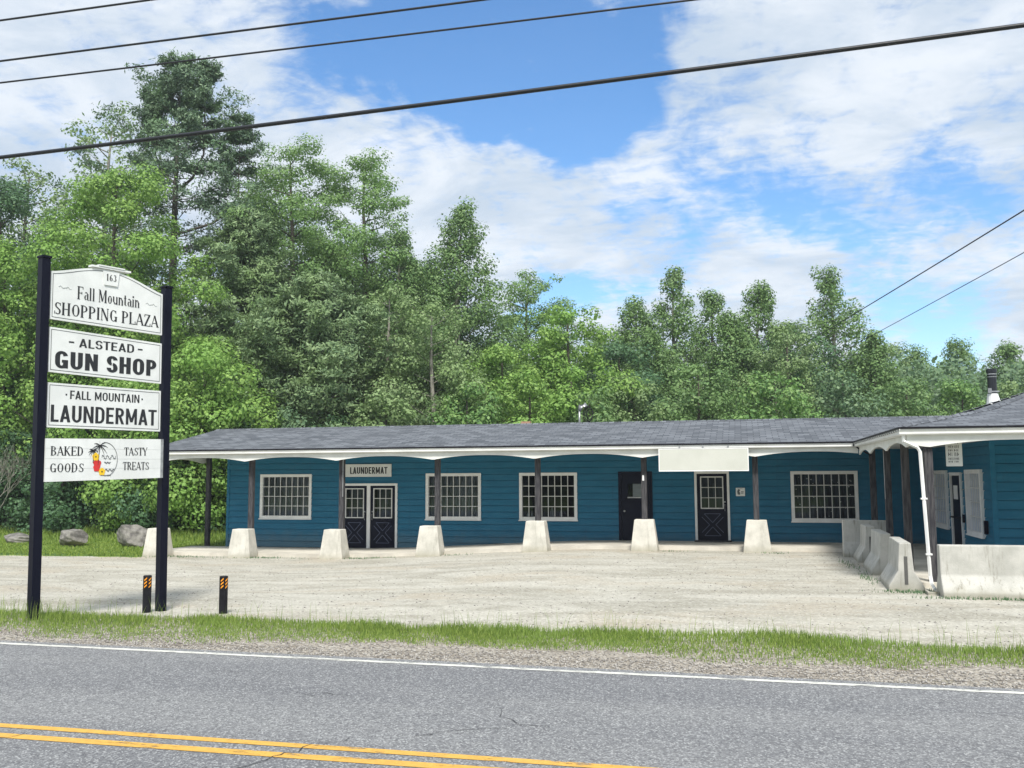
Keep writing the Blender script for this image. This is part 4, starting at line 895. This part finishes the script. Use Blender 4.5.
# splash block under the downspout
e = empty('splash_block', (3.32, 17.95, 0), 'small flat concrete splash block at the foot of the white downspout', 'splash block')
MB().box(-.26, .26, -.14, .14, -.01, .035).build('slab', MT['barrier'], e, local=True, bevel=.008, seg=1)
MB().box(-.26, .26, -.14, -.10, .036, .06).box(-.26, -.22, -.1, .14, .036, .06).box(.22, .26, -.1, .14, .036, .06).build('rim', MT['barrier'], e, local=True)

# ------------------------------------------------------------------ bollards
bl = None
for (x, y, lab) in ((-9.55, 13.92, 'black bollard with orange striped tape standing just left of the right sign post'), (-8.24, 14.06, 'black bollard with orange striped tape standing alone right of the roadside sign')):
    e = empty('bollard', (x, y, g(x, y)), lab, 'bollard', 'black bollards by the roadside sign')
    MB().tube([(0, 0, -.1), (0, 0, .61), (0, 0, .62)], [.068, .068, .060], 16).build('post', MT['dark'], e, local=True, smooth=False)
    mb = MB()
    for k in range(3):
        for c0 in (-100, -38):
            a0, a1 = rad(c0), rad(c0+38); z_ = .42+k*.055; pts = []
            for j in range(5): a = a0+(a1-a0)*j/4; pts.append((math.cos(a)*.0705, math.sin(a)*.0705, z_+.04*j/4))
            for j in reversed(range(5)): a = a0+(a1-a0)*j/4; pts.append((math.cos(a)*.0705, math.sin(a)*.0705, z_+.04*j/4+.026))
            mb.poly(pts, [(j, j+1, 8-j, 9-j) for j in range(4)])
    mb.build('reflective_tape', MT['orange'], e, local=True)

# ------------------------------------------------------------------ boulders
def boulder(name, x, y, wx_, wy_, h, seed, label):
    import bmesh
    bm = bmesh.new(); bmesh.ops.create_icosphere(bm, subdivisions=4, radius=1); r_ = np.random.RandomState(seed)
    planes = [(Vector(r_.normal(0, 1, 3)).normalized(), r_.uniform(.55, .85)) for _ in range(16)]; ph = r_.uniform(0, 6, 9)
    for v in bm.verts:
        for nrm_, d in planes:
            q = v.co.dot(nrm_)
            if q > d: v.co -= nrm_*(q-d)*.92
        p_ = v.co; v.co *= 1+.035*math.sin(p_.x*7+ph[0])*math.sin(p_.y*8+ph[1])+.02*math.sin(p_.z*15+ph[2]+p_.x*9)
    xs_ = [v.co.x for v in bm.verts]; zs_ = [v.co.z for v in bm.verts]; ys_ = [v.co.y for v in bm.verts]
    for v in bm.verts: v.co = Vector(((v.co.x-min(xs_))/(max(xs_)-min(xs_))-.5, (v.co.y-min(ys_))/(max(ys_)-min(ys_))-.5, (v.co.z-min(zs_))/(max(zs_)-min(zs_))))
    for v in bm.verts: v.co = Vector((v.co.x*wx_, v.co.y*wy_, v.co.z*h*1.15-.15*h))
    me = bpy.data.meshes.new(name); bm.to_mesh(me); bm.free(); me.materials.append(MT['rock'])
    o = bpy.data.objects.new(name, me); COL.objects.link(o); o.location = (x, y, g(x, y)); tag(o, label, 'boulder', 'boulders at the edge of the lot'); return o
boulder('boulder', -23.55, 29.9, 1.1, .9, .62, 21, 'rounded grey boulder in the grass, middle and smaller than its right neighbour')
boulder('boulder', -21.35, 30.2, 1.45, 1.1, .80, 12, 'largest boulder, angular grey granite beside the leftmost concrete pier')
boulder('boulder', -27.2, 31.2, 1.3, .9, .38, 9, 'low flat boulder half sunk in grass near the left edge')

# ------------------------------------------------------------------ overhead wires
def wire(label, p0, p1, sag, r_, group):
    p0, p1 = Vector(p0), Vector(p1); k = 40; pts = []
    for i in range(k+1):
        t = i/k; p_ = p0.lerp(p1, t); p_.z -= sag*4*t*(1-t); pts.append(p_)
    o = MB().tube(pts, r_, 6).build('overhead_wire', MT['wire'], None, smooth=True); return tag(o, label, 'wire', group)
G1 = 'overhead lines along the road'
wire('highest thin wire, crossing only the top left corner of the sky', (-34, 10.5, 8.60), (26, 10.5, 8.60), .22, .014, G1)
wire('second wire from the top, running out of the top edge left of centre', (-34, 10.5, 8.00), (26, 10.5, 8.03), .22, .014, G1)
wire('third thin wire, just above the thick cable at the left', (-34, 10.5, 7.73), (26, 10.5, 7.68), .23, .012, G1)
wire('thick black cable sweeping across the whole sky above the building', (-36, 10.5, 6.37), (24, 10.5, 7.74), .55, .026, G1)
G2 = 'service wires running back to the trees'
wire('upper service wire descending from the right edge towards the trees', (8.9, 5, 7.95), (1.9, 47.3, 7.75), .12, .016, G2)
wire('lower thinner service wire descending from the right edge towards the trees', (8.6, 5, 7.1), (3.2, 46, 7.05), .08, .010, G2)

# ------------------------------------------------------------------ trees
def leaf_quads(C, Nn, size, asp, rs, bend=.25):
    """quads centred at C with normals Nn"""
    n = len(C); r_ = rs.normal(0, 1, (n, 3)); t = np.cross(Nn, r_); t /= np.linalg.norm(t, axis=1)[:, None]+1e-9; b = np.cross(Nn, t)
    s_ = (size*rs.uniform(.45, 1.5, n))[:, None]
    V = np.stack([C-t*s_*.5, C-b*s_*asp*.5+Nn*s_*bend*.3, C+t*s_*.5, C+b*s_*asp*.5], 1)
    return V.reshape(-1, 3)
def unit(v): return v/(np.linalg.norm(v, axis=-1)[..., None]+1e-9)
SPEC = {  # crown base, clump size factor, flatten, leaf size, aspect, droop, n limbs, leaves per m2, bark
 'maple': dict(cb=.12, cr=.28, fl=.66, ls=.14, asp=.75, nl=36, den=105, prof=lambda t: np.sin(np.pi*(t*.86+.12))**.6),
 'dark': dict(cb=.10, cr=.29, fl=.70, ls=.145, asp=.75, nl=32, den=105, prof=lambda t: np.sin(np.pi*(t*.84+.14))**.6),
 'ash': dict(cb=.18, cr=.24, fl=.5, ls=.135, asp=.65, nl=42, den=90, prof=lambda t: np.sin(np.pi*(t*.70+.24))**.8),
 'poplar': dict(cb=.08, cr=.225, fl=.95, ls=.13, asp=.85, nl=60, den=85, prof=lambda t: (1-t*.97)**.88*(.65+.5*np.minimum(1, t*4))),
 'aspen': dict(cb=.06, cr=.25, fl=.85, ls=.125, asp=.8, nl=38, den=90, prof=lambda t: (1-t*.9)**.5*(.7+.3*np.minimum(1, t*4))),
 'bushy': dict(cb=.02, cr=.26, fl=.8, ls=.16, asp=.75, nl=34, den=95, prof=lambda t: np.sqrt(np.maximum(0, 1-(t*.95)**2.2))),
}
def build_tree(name, kind, x, y, H, R, seed, label, cat='tree', group='trees behind the plaza', lm=None, pale=False, dens=1., lean=0., cb=None, ls=None, scale_leaf=1.):
    rs = np.random.RandomState(seed); z0 = g(x, y); e = empty(name, (x, y, z0), label, cat, group)
    sp = SPEC.get(kind, SPEC['maple']); mb = MB(); cbz = (sp['cb'] if cb is None else cb)*H; bk = MT['palebark'] if pale else MT['bark']
    r0_ = .055+.013*H; lx, ly = rs.uniform(-.02, .02, 2)*H; lx += lean*H
    trunk = lambda z: Vector((lx*(z/H)**1.5+.08*math.sin(z*.6+seed), ly*(z/H)**1.5+.08*math.cos(z*.5+seed), z))
    zz = np.linspace(-.2, H*.93, 12); mb.tube([trunk(max(z, 0))+Vector((0, 0, min(z, 0))) for z in zz], [max(.02, r0_*(1-max(z, 0)/H)**.9+.012) for z in zz], 7)
    C = []; RC = []; ga = rs.uniform(0, 6.28)
    nl = int(sp['nl']*(.75+.25*min(2, H/10)))
    for i in range(nl):
        t = (i+rs.uniform(.1, .9))/nl; z = cbz+(H-cbz)*t*.96; rr_ = R*float(sp['prof'](np.float64(t)))*rs.uniform(.62, 1.12); ga += 2.4+rs.uniform(-.5, .5)
        z_att = max(.3, z-rr_*(.55 if kind != 'poplar' else .9)); p0_ = trunk(z_att); tip = trunk(z)+Vector((math.cos(ga)*rr_, math.sin(ga)*rr_, 0))
        mid_ = p0_.lerp(tip, .5)+Vector((0, 0, -.08*rr_))
        mb.tube([p0_, mid_, tip], [max(.015, r0_*.33*(1-t*.7)), max(.012, r0_*.2*(1-t*.7)), .008], 5, cap=False)
        cr_ = sp['cr']*R*rs.uniform(.6, 1.25)*(1-(.68 if kind in ('poplar', 'aspen') else .4)*t)+.18
        fr = [1.0, .72] + ([.45] if rr_ > R*.5 else [])
        for f_ in fr:
            c_ = p0_.lerp(tip, f_)+Vector(rs.normal(0, .32*cr_, 3)); C.append(c_); RC.append(cr_*(1 if f_ > .9 else .95))
        if rs.uniform() < .55:
            a2 = ga+rs.choice((-1, 1))*rs.uniform(.5, .9); q = trunk(z)+Vector((math.cos(a2)*rr_*.8, math.sin(a2)*rr_*.8, rs.uniform(-.3, .5)*cr_)); mb.tube([mid_, q], [.02, .007], 4, cap=False); C.append(q); RC.append(cr_*.8)
    C.append(trunk(H*.95)); RC.append(.10*R+.2)
    mb.build('trunk', bk, e, local=True, smooth=True)
    C = np.array([tuple(c) for c in C]); RC = np.array(RC); s_ = sp['ls']*scale_leaf
    cnt = np.maximum(20, (RC**2*12.6*sp['den']*dens*.33*(.15/s_)**2*rs.uniform(.7, 1.25, len(RC))).astype(int)); idx = np.repeat(np.arange(len(C)), cnt)
    d = unit(rs.normal(0, 1, (len(idx), 3))); rad_ = RC[idx]*(.45+.55*rs.uniform(0, 1, len(idx))**.5)*(1+.16*rs.normal(0, 1, len(idx)))
    P_ = d*rad_[:, None]; P_[:, 2] *= sp['fl']; P_ += C[idx]
    cc = np.array([0, 0, H*.45]); outw = unit(P_-cc)
    Nn = unit(d*.85+outw*.25+np.array([0, 0, .3])+rs.normal(0, .33, d.shape))
    keep = P_[:, 2] > .05; P_, Nn = P_[keep], Nn[keep]
    V = leaf_quads(P_, Nn, s_, sp['asp'], rs); i4 = np.arange(len(P_))[:, None]*4+np.arange(4)[None]
    fastmesh('crown', V, [(i4, 4)], lm or LM[kind], e)
    return e
def build_pine(name, x, y, H, R, seed, label, lm, cb=.15, group='trees behind the plaza', dens=1., open_=0., zs=1., leaders=()):
    rs = np.random.RandomState(seed); e = empty(name, (x, y, g(x, y)), label, 'pine tree', group); mb = MB(); r0_ = .06+.014*H
    zz = np.linspace(-.2, H*.97, 12); mb.tube([(.1*math.sin(z*.3), .05*math.cos(z*.4), z) for z in zz], [max(.02, r0_*(1-max(z, 0)/H)+.015) for z in zz], 7)
    P_ = []; Nn = []
    for (ox, oy, zb, zt_, RR) in [(0, 0, cb*H, H, R)]+list(leaders):
        z = zb
        if ox: mb.tube([(0, 0, zb-1.2), (ox*.6, oy*.6, zb-.5), (ox, oy, zb+.8), (ox, oy, zt_)], [.09, .08, .06, .015], 5)
        while z < zt_*.985:
            t = (z-zb)/(zt_-zb); n_ = rs.randint(4, 7); a0 = rs.uniform(0, 6.28)
            for k in range(n_):
                a = a0+k*2*math.pi/n_+rs.uniform(-.35, .35); ln = RR*(1-t)**.78*rs.uniform(.38, 1.35)+.3
                if rs.uniform() < open_: continue
                up = .08+.40*t+rs.uniform(-.08, .12); k2 = 7; pts = []; ph = rs.uniform(-.5, .5)
                for j in range(k2+1):
                    f_ = j/k2; aa = a+ph*.25*f_; pts.append((ox+math.cos(aa)*ln*f_, oy+math.sin(aa)*ln*f_, z+ln*(up*f_-.28*f_*(1-f_)+.20*f_**3)))
                mb.tube(pts, [max(.01, .05*(1-f/k2)*(1-t*.6)) for f in range(k2+1)], 4, cap=False)
                for j in range(3, k2+1):
                    f_ = j/k2
                    for side_ in (-1, 0, 1):
                        if side_ and rs.uniform() < .35: continue
                        off = side_*ln*.22*(1.2-f_)*rs.uniform(.6, 1.3); wd = .12+.028*ln; m_ = int(56*dens*(1+wd))
                        c = np.array(pts[j])+np.array([-math.sin(a)*off, math.cos(a)*off, abs(off)*.15+.05])
                        d = rs.normal(0, 1, (m_, 3))*np.array([wd*1.25, wd*1.25, .10+.10*wd]); P_.append(c+d)
                        nn = rs.normal(0, .5, (m_, 3)); nn[:, 2] += .55; nn += .45*np.array([math.cos(a), math.sin(a), 0]); Nn.append(unit(nn))
            z += (.40+.045*H*(1-t)*.6)*rs.uniform(.6, 1.3)*zs
        m_ = 90; c = np.array([ox, oy, zt_*.985]); P_.append(c+rs.normal(0, 1, (m_, 3))*np.array([.13, .13, .4])); Nn.append(unit(rs.normal(0, 1, (m_, 3))))
    mb.build('trunk', MT['bark'], e, local=True, smooth=True)
    P_ = np.concatenate(P_); Nn = np.concatenate(Nn); V = leaf_quads(P_, Nn, .21, .34, rs, .1); i4 = np.arange(len(P_))[:, None]*4+np.arange(4)[None]
    fastmesh('crown', V, [(i4, 4)], lm, e); return e

build_pine('pine_tree', -31.2, 47, 26.7, 8.4, 101, 'tallest dark pine rising above everything left of centre', LM['pine'], .25, open_=.42, dens=.72, zs=1.1, leaders=((-1.7, .4, 20.5, 25.4, 1.6), (1.9, -.3, 20.0, 26.0, 1.7), (3.4, 1, 17.5, 23.4, 1.8)))
build_pine('pine_tree', -25.4, 45, 16.6, 5.6, 102, 'soft grey-green pine in the middle of the left woods', LM['pinepale'], .08, dens=1.1)
build_pine('pine_tree', -19.9, 42, 12.0, 6.0, 103, 'layered pine with drooping tiers just above the left half of the roof', LM['pinepale'], .06, dens=1.2)
build_pine('pine_tree', -53, 48, 25, 5.2, 104, 'tall dark pine just beyond the left edge', LM['pine'], .2)
T = [
 ('maple_tree', 'aspen', -40.5, 53, 27.3, 5.3, 'tall loose pale tree behind the left woods with sky showing through', dict(pale=True, cb=.35, dens=.6, scale_leaf=1.5)),
 ('maple_tree', 'aspen', -45.5, 52, 24.2, 4.4, 'thin pale tree near the left edge reaching the thick cable', dict(cb=.4, dens=.55, scale_leaf=1.5)),
 ('oak_tree', 'dark', -41.3, 45.5, 20.6, 4.3, 'dark green tree against the left edge', {}),
 ('maple_tree', 'maple', -29.9, 40, 18.3, 4.6, 'large bright yellow-green maple behind the roadside sign', dict(dens=1.15)),
 ('maple_tree', 'maple', -34.9, 38.5, 14.0, 3.5, 'lower bright green maple left of the roadside sign', {}),
 ('maple_tree', 'dark', -34.6, 44, 11.5, 4.6, 'shaded tree filling the gap behind the sign boards', {}),
 ('ash_tree', 'ash', -25.4, 50, 22.6, 5.6, 'tall airy ash with bare limbs showing, right of the tallest pine', dict(dens=.9)),
 ('ash_tree', 'ash', -21.6, 52, 22.2, 5.2, 'tall airy ash at the shoulder of the left woods', dict(dens=.9)),
 ('ash_tree', 'ash', -28.2, 53, 21.5, 4.7, 'airy ash half behind the tallest pine', dict(dens=.8)),
 ('oak_tree', 'dark', -24.6, 55, 17.0, 5.3, 'dark tree deep behind the two tall ashes', {}),
 ('oak_tree', 'dark', -18.5, 56, 16.0, 5.3, 'dark tree deep behind the layered pine', {}),
 ('poplar_tree', 'poplar', -15.9, 52, 18.8, 5.5, 'tall grey-green poplar ending the left woods', dict(pale=True, dens=.95)),
 ('poplar_tree', 'poplar', -18.7, 50, 17.0, 5.0, 'poplar tucked between the airy ash and the tall poplar', dict(pale=True)),
 ('aspen_tree', 'aspen', -14.6, 44, 11.6, 3.8, 'pale silvery aspen above the middle left of the roof', dict(pale=True)),
 ('aspen_tree', 'aspen', -17.2, 45, 12.5, 3.2, 'pale aspen behind the tip of the layered pine', dict(pale=True)),
 ('maple_tree', 'maple', -22.3, 36.3, 8.6, 3.3, 'small bright maple above the left end of the roof', {}),
 ('maple_tree', 'maple', -25.4, 36.0, 6.9, 2.8, 'small leafy maple just right of the sign posts', {}),
 ('willow_tree', 'aspen', -23.0, 43, 11.4, 3.2, 'silvery willow between the small maples and the pine', {}),
 ('ash_tree', 'ash', -12.9, 58, 15.6, 3.4, 'slender airy ash standing alone left of the gap of sky', dict(cb=.45, dens=.7)),
 ('maple_tree', 'maple', -8.7, 50, 11.7, 3.5, 'bright green rounded maple right of the slender ash', dict(dens=1.1)),
 ('maple_tree', 'maple', -12.0, 48, 9.6, 3.3, 'green maple in front of the slender ash', {}),
 ('maple_tree', 'maple', -9.6, 43.5, 7.2, 2.8, 'low bright maple behind the service mast', {}),
 ('oak_tree', 'dark', -6.8, 54, 10.1, 3.7, 'shaded tree between the bright maple and the poplars', {}),
 ('poplar_tree', 'poplar', -6.2, 58, 13.4, 5.0, 'left poplar of the central row', dict(pale=True)),
 ('poplar_tree', 'poplar', -3.9, 60, 15.6, 4.6, 'tallest poplar of the central row', dict(pale=True, dens=.9)),
 ('poplar_tree', 'poplar', -1.5, 62, 14.3, 4.1, 'poplar just right of the tallest one in the central row', dict(dens=.9)),
 ('poplar_tree', 'poplar', 1.0, 60, 14.3, 4.6, 'rounded poplar at the right of the central row', dict(pale=True)),
 ('maple_tree', 'dark', 3.2, 60, 11.5, 3.4, 'shaded tree between the central row and the pointed poplar', {}),
 ('poplar_tree', 'poplar', 5.8, 62, 15.4, 4.5, 'pointed open poplar standing highest on the right', dict(pale=True, dens=.85)),
 ('poplar_tree', 'poplar', -8.9, 62, 12.3, 4.1, 'poplar behind the bright rounded maple', {}),
 ('aspen_tree', 'aspen', 8.3, 66, 11.1, 3.4, 'light aspen just right of the pointed poplar', {}),
 ('aspen_tree', 'aspen', 10.2, 72, 11.8, 3.9, 'light aspen with a ragged top above the valley of the roofs', {}),
 ('aspen_tree', 'poplar', 13.2, 76, 11.8, 5.2, 'muted green aspen second from the flue pipe', {}),
 ('aspen_tree', 'poplar', 16.4, 78, 12.6, 5.2, 'muted aspen directly left of the flue pipe', {}),
 ('poplar_tree', 'poplar', 18.9, 74, 11.7, 5.2, 'ragged poplar directly right of the flue pipe', {}),
 ('poplar_tree', 'poplar', 21.0, 70, 11.3, 5.5, 'poplar at the right edge above the wing roof', {}),
 ('poplar_tree', 'poplar', 24.5, 68, 11.5, 5.5, 'poplar beyond the right edge', {}),
 ('maple_tree', 'maple', -45, 44, 21.5, 4.6, 'green tree cut by the left edge', {}),
 ('poplar_tree', 'poplar', -.2, 57, 12.0, 4.0, 'broad poplar filling the middle of the central row low down', {}),
 ('poplar_tree', 'aspen', 2.8, 56, 11.1, 3.6, 'broad pale aspen in front of the rounded poplar', {}),
 ('poplar_tree', 'poplar', -5.0, 55, 10.7, 3.6, 'lower poplar in front of the tallest one in the central row', {}),
 ('poplar_tree', 'poplar', 7.8, 60, 10.9, 3.4, 'broad lower poplar leaning against the pointed one', {}),
]
for i, (nm, kind, x, y, H, R, lab, kw) in enumerate(T): build_tree(nm, kind, x, y, H, R, 200+i, lab, **kw)
U = [(-2.2, 50, 8.0, 3.0, 'leafy shrub behind the ridge in line with the blank sign'), (1.6, 48, 7.2, 2.8, 'leafy shrub behind the ridge right of the blank sign'), (-5.2, 49, 7.4, 2.7, 'leafy shrub behind the ridge in line with the service door'),
     (5.4, 52, 7.6, 2.9, 'leafy shrub behind the ridge left of the wide window'), (9.0, 56, 7.6, 2.6, 'leafy shrub behind the valley between the roofs'), (12.2, 58, 7.6, 2.6, 'leafy shrub behind the corner of the wing roof'), (14.8, 56, 7.0, 2.6, 'leafy shrub left of the flue pipe'), (17.8, 56, 7.4, 2.6, 'leafy shrub right of the flue pipe'),
     (-6.9, 44, 6.3, 2.1, 'low shrub right of the service mast'), (-12.2, 42, 6.7, 2.3, 'low shrub behind the ridge above the dark window'), (-15.5, 40, 6.3, 2.3, 'low shrub behind the ridge above the second window'), (-19.2, 38, 5.3, 2.0, 'low shrub behind the left part of the ridge')]
for i, (x, y, H, R, lab) in enumerate(U):
    build_tree('shrub', 'bushy', x, y, H, R, 400+i, lab, 'shrub', 'shrubs behind the building', lm=LM[('poplar', 'bushy', 'aspen', 'wood')[i % 4]])
U = [(-36.2, 36.5, 4.2, 2.4, 'dark shrub at the left edge behind the flat boulder', 'dark'), (-32.2, 36.5, 4.6, 2.2, 'dark shrub seen between the flat boulder and the left sign post', 'dark'), (-28.9, 35.6, 3.6, 1.9, 'bushy green shrub directly under the lowest sign board', 'bushy'), (-26.3, 37.4, 5.0, 2.2, 'dark shrub behind the largest boulder', 'dark'),
     (-24.0, 35.6, 3.3, 1.7, 'green shrub right of the right sign post', 'bushy'), (-21.6, 37.5, 5.2, 2.1, 'dark shrub seen under the left end of the porch roof', 'dark'), (-19.6, 37.0, 3.4, 1.6, 'bright low shrub beside the corner of the teal wall', 'maple'), (-39.6, 37.5, 5.2, 2.4, 'dark shrub beyond the left edge', 'dark'), (-30.5, 39.5, 6.2, 2.6, 'taller dark shrub behind the lowest sign board', 'dark'), (-17.5, 39, 5.0, 2.0, 'dark shrub behind the teal wall corner', 'dark')]
for i, (x, y, H, R, lab, k) in enumerate(U):
    build_tree('shrub', 'bushy', x, y, H, R, 450+i, lab, 'shrub', 'shrubs at the back of the meadow', lm=LM['shade' if k == 'dark' else 'dark' if k == 'bushy' else k], scale_leaf=.8)  # darker leaf colours swapped in to paint the shade on these shrubs
# bare grey dead shrub at the far left
rr = random.Random(77); e = empty('dead_shrub', (-31.6, 34.0, g(-31.6, 34)), 'leafless grey dead shrub with forked branches left of the sign post', 'shrub'); mb = MB()
def fork(p, d, l, r_, dep):
    q = p+d*l; m_ = p.lerp(q, .5)+Vector((rr.uniform(-.06, .06), 0, rr.uniform(-.05, .05)))*l; mb.tube([p, m_, q], [r_, r_*.85, r_*.7], 5, cap=False)
    if dep:
        for _ in range(rr.choice((2, 3))): fork(q, (d+Vector((rr.uniform(-.7, .7), rr.uniform(-.4, .4), rr.uniform(-.15, .5)))).normalized(), l*rr.uniform(.6, .85), r_*.62, dep-1)
for dx in (-.9, -.5, -.1, .3, .7): fork(Vector((dx*.4, 0, 0)), Vector((dx*.8, .1, 1)).normalized(), 1.15, .035, 5)
mb.build('branches', MT['palebark'], e, local=True, smooth=True)
# distant woodland mass closing the gaps
rs = np.random.RandomState(9); n = 330000; X = rs.uniform(-60, 50, n); Y = rs.uniform(63, 92, n)
hh = 7.5+2.0*vnoise(X, 51, .16)+1.3*vnoise(X, 52, .5)+.9*vnoise(X*1.0+Y, 53, 1.1)+np.clip((-8-X)*.35, 0, 6); Z = rs.uniform(0, 1, n)**.7*hh
P_ = np.stack([X, Y, Z], 1); Nn = unit(rs.normal(0, .6, (n, 3))+np.array([0, -.5, .6])); V = leaf_quads(P_, Nn, .26, .8, rs)
o = fastmesh('woodland', V, [(np.arange(n)[:, None]*4+np.arange(4)[None], 4)], LM['wood']); tag(o, 'far woodland closing the gaps behind the tree row', 'woodland', kind='stuff')

# unseen woodland added behind the camera so the window glass reflects dark
n = 60000; X = rs.uniform(-60, 60, n); Y = rs.uniform(-48, -34, n); Z = rs.uniform(0, 1, n)**.7*(9+2.5*vnoise(X, 61, .2)); P_ = np.stack([X, Y, Z], 1)
V = leaf_quads(P_, unit(rs.normal(0, .6, (n, 3))+np.array([0, .5, .6])), .5, .8, rs); o = fastmesh('woodland', V, [(np.arange(n)[:, None]*4+np.arange(4)[None], 4)], LM['shade']); tag(o, 'unseen woodland added across the road to darken the window reflections', 'woodland', kind='stuff')

# thin summer haze
m = bpy.data.materials.new('haze_air'); m.use_nodes = True; nt = m.node_tree; nt.nodes.clear()
out = N(nt, 'ShaderNodeOutputMaterial'); pv = N(nt, 'ShaderNodeVolumePrincipled'); pv.inputs['Color'].default_value = (.86, .92, 1, 1); pv.inputs['Density'].default_value = .0006; pv.inputs['Anisotropy'].default_value = .2
nt.links.new(pv.outputs[0], out.inputs['Volume'])
o = MB().box(-405, 405, -205, 605, -2, 34).build('haze', m); tag(o, 'thin pale summer haze', 'haze', kind='stuff')
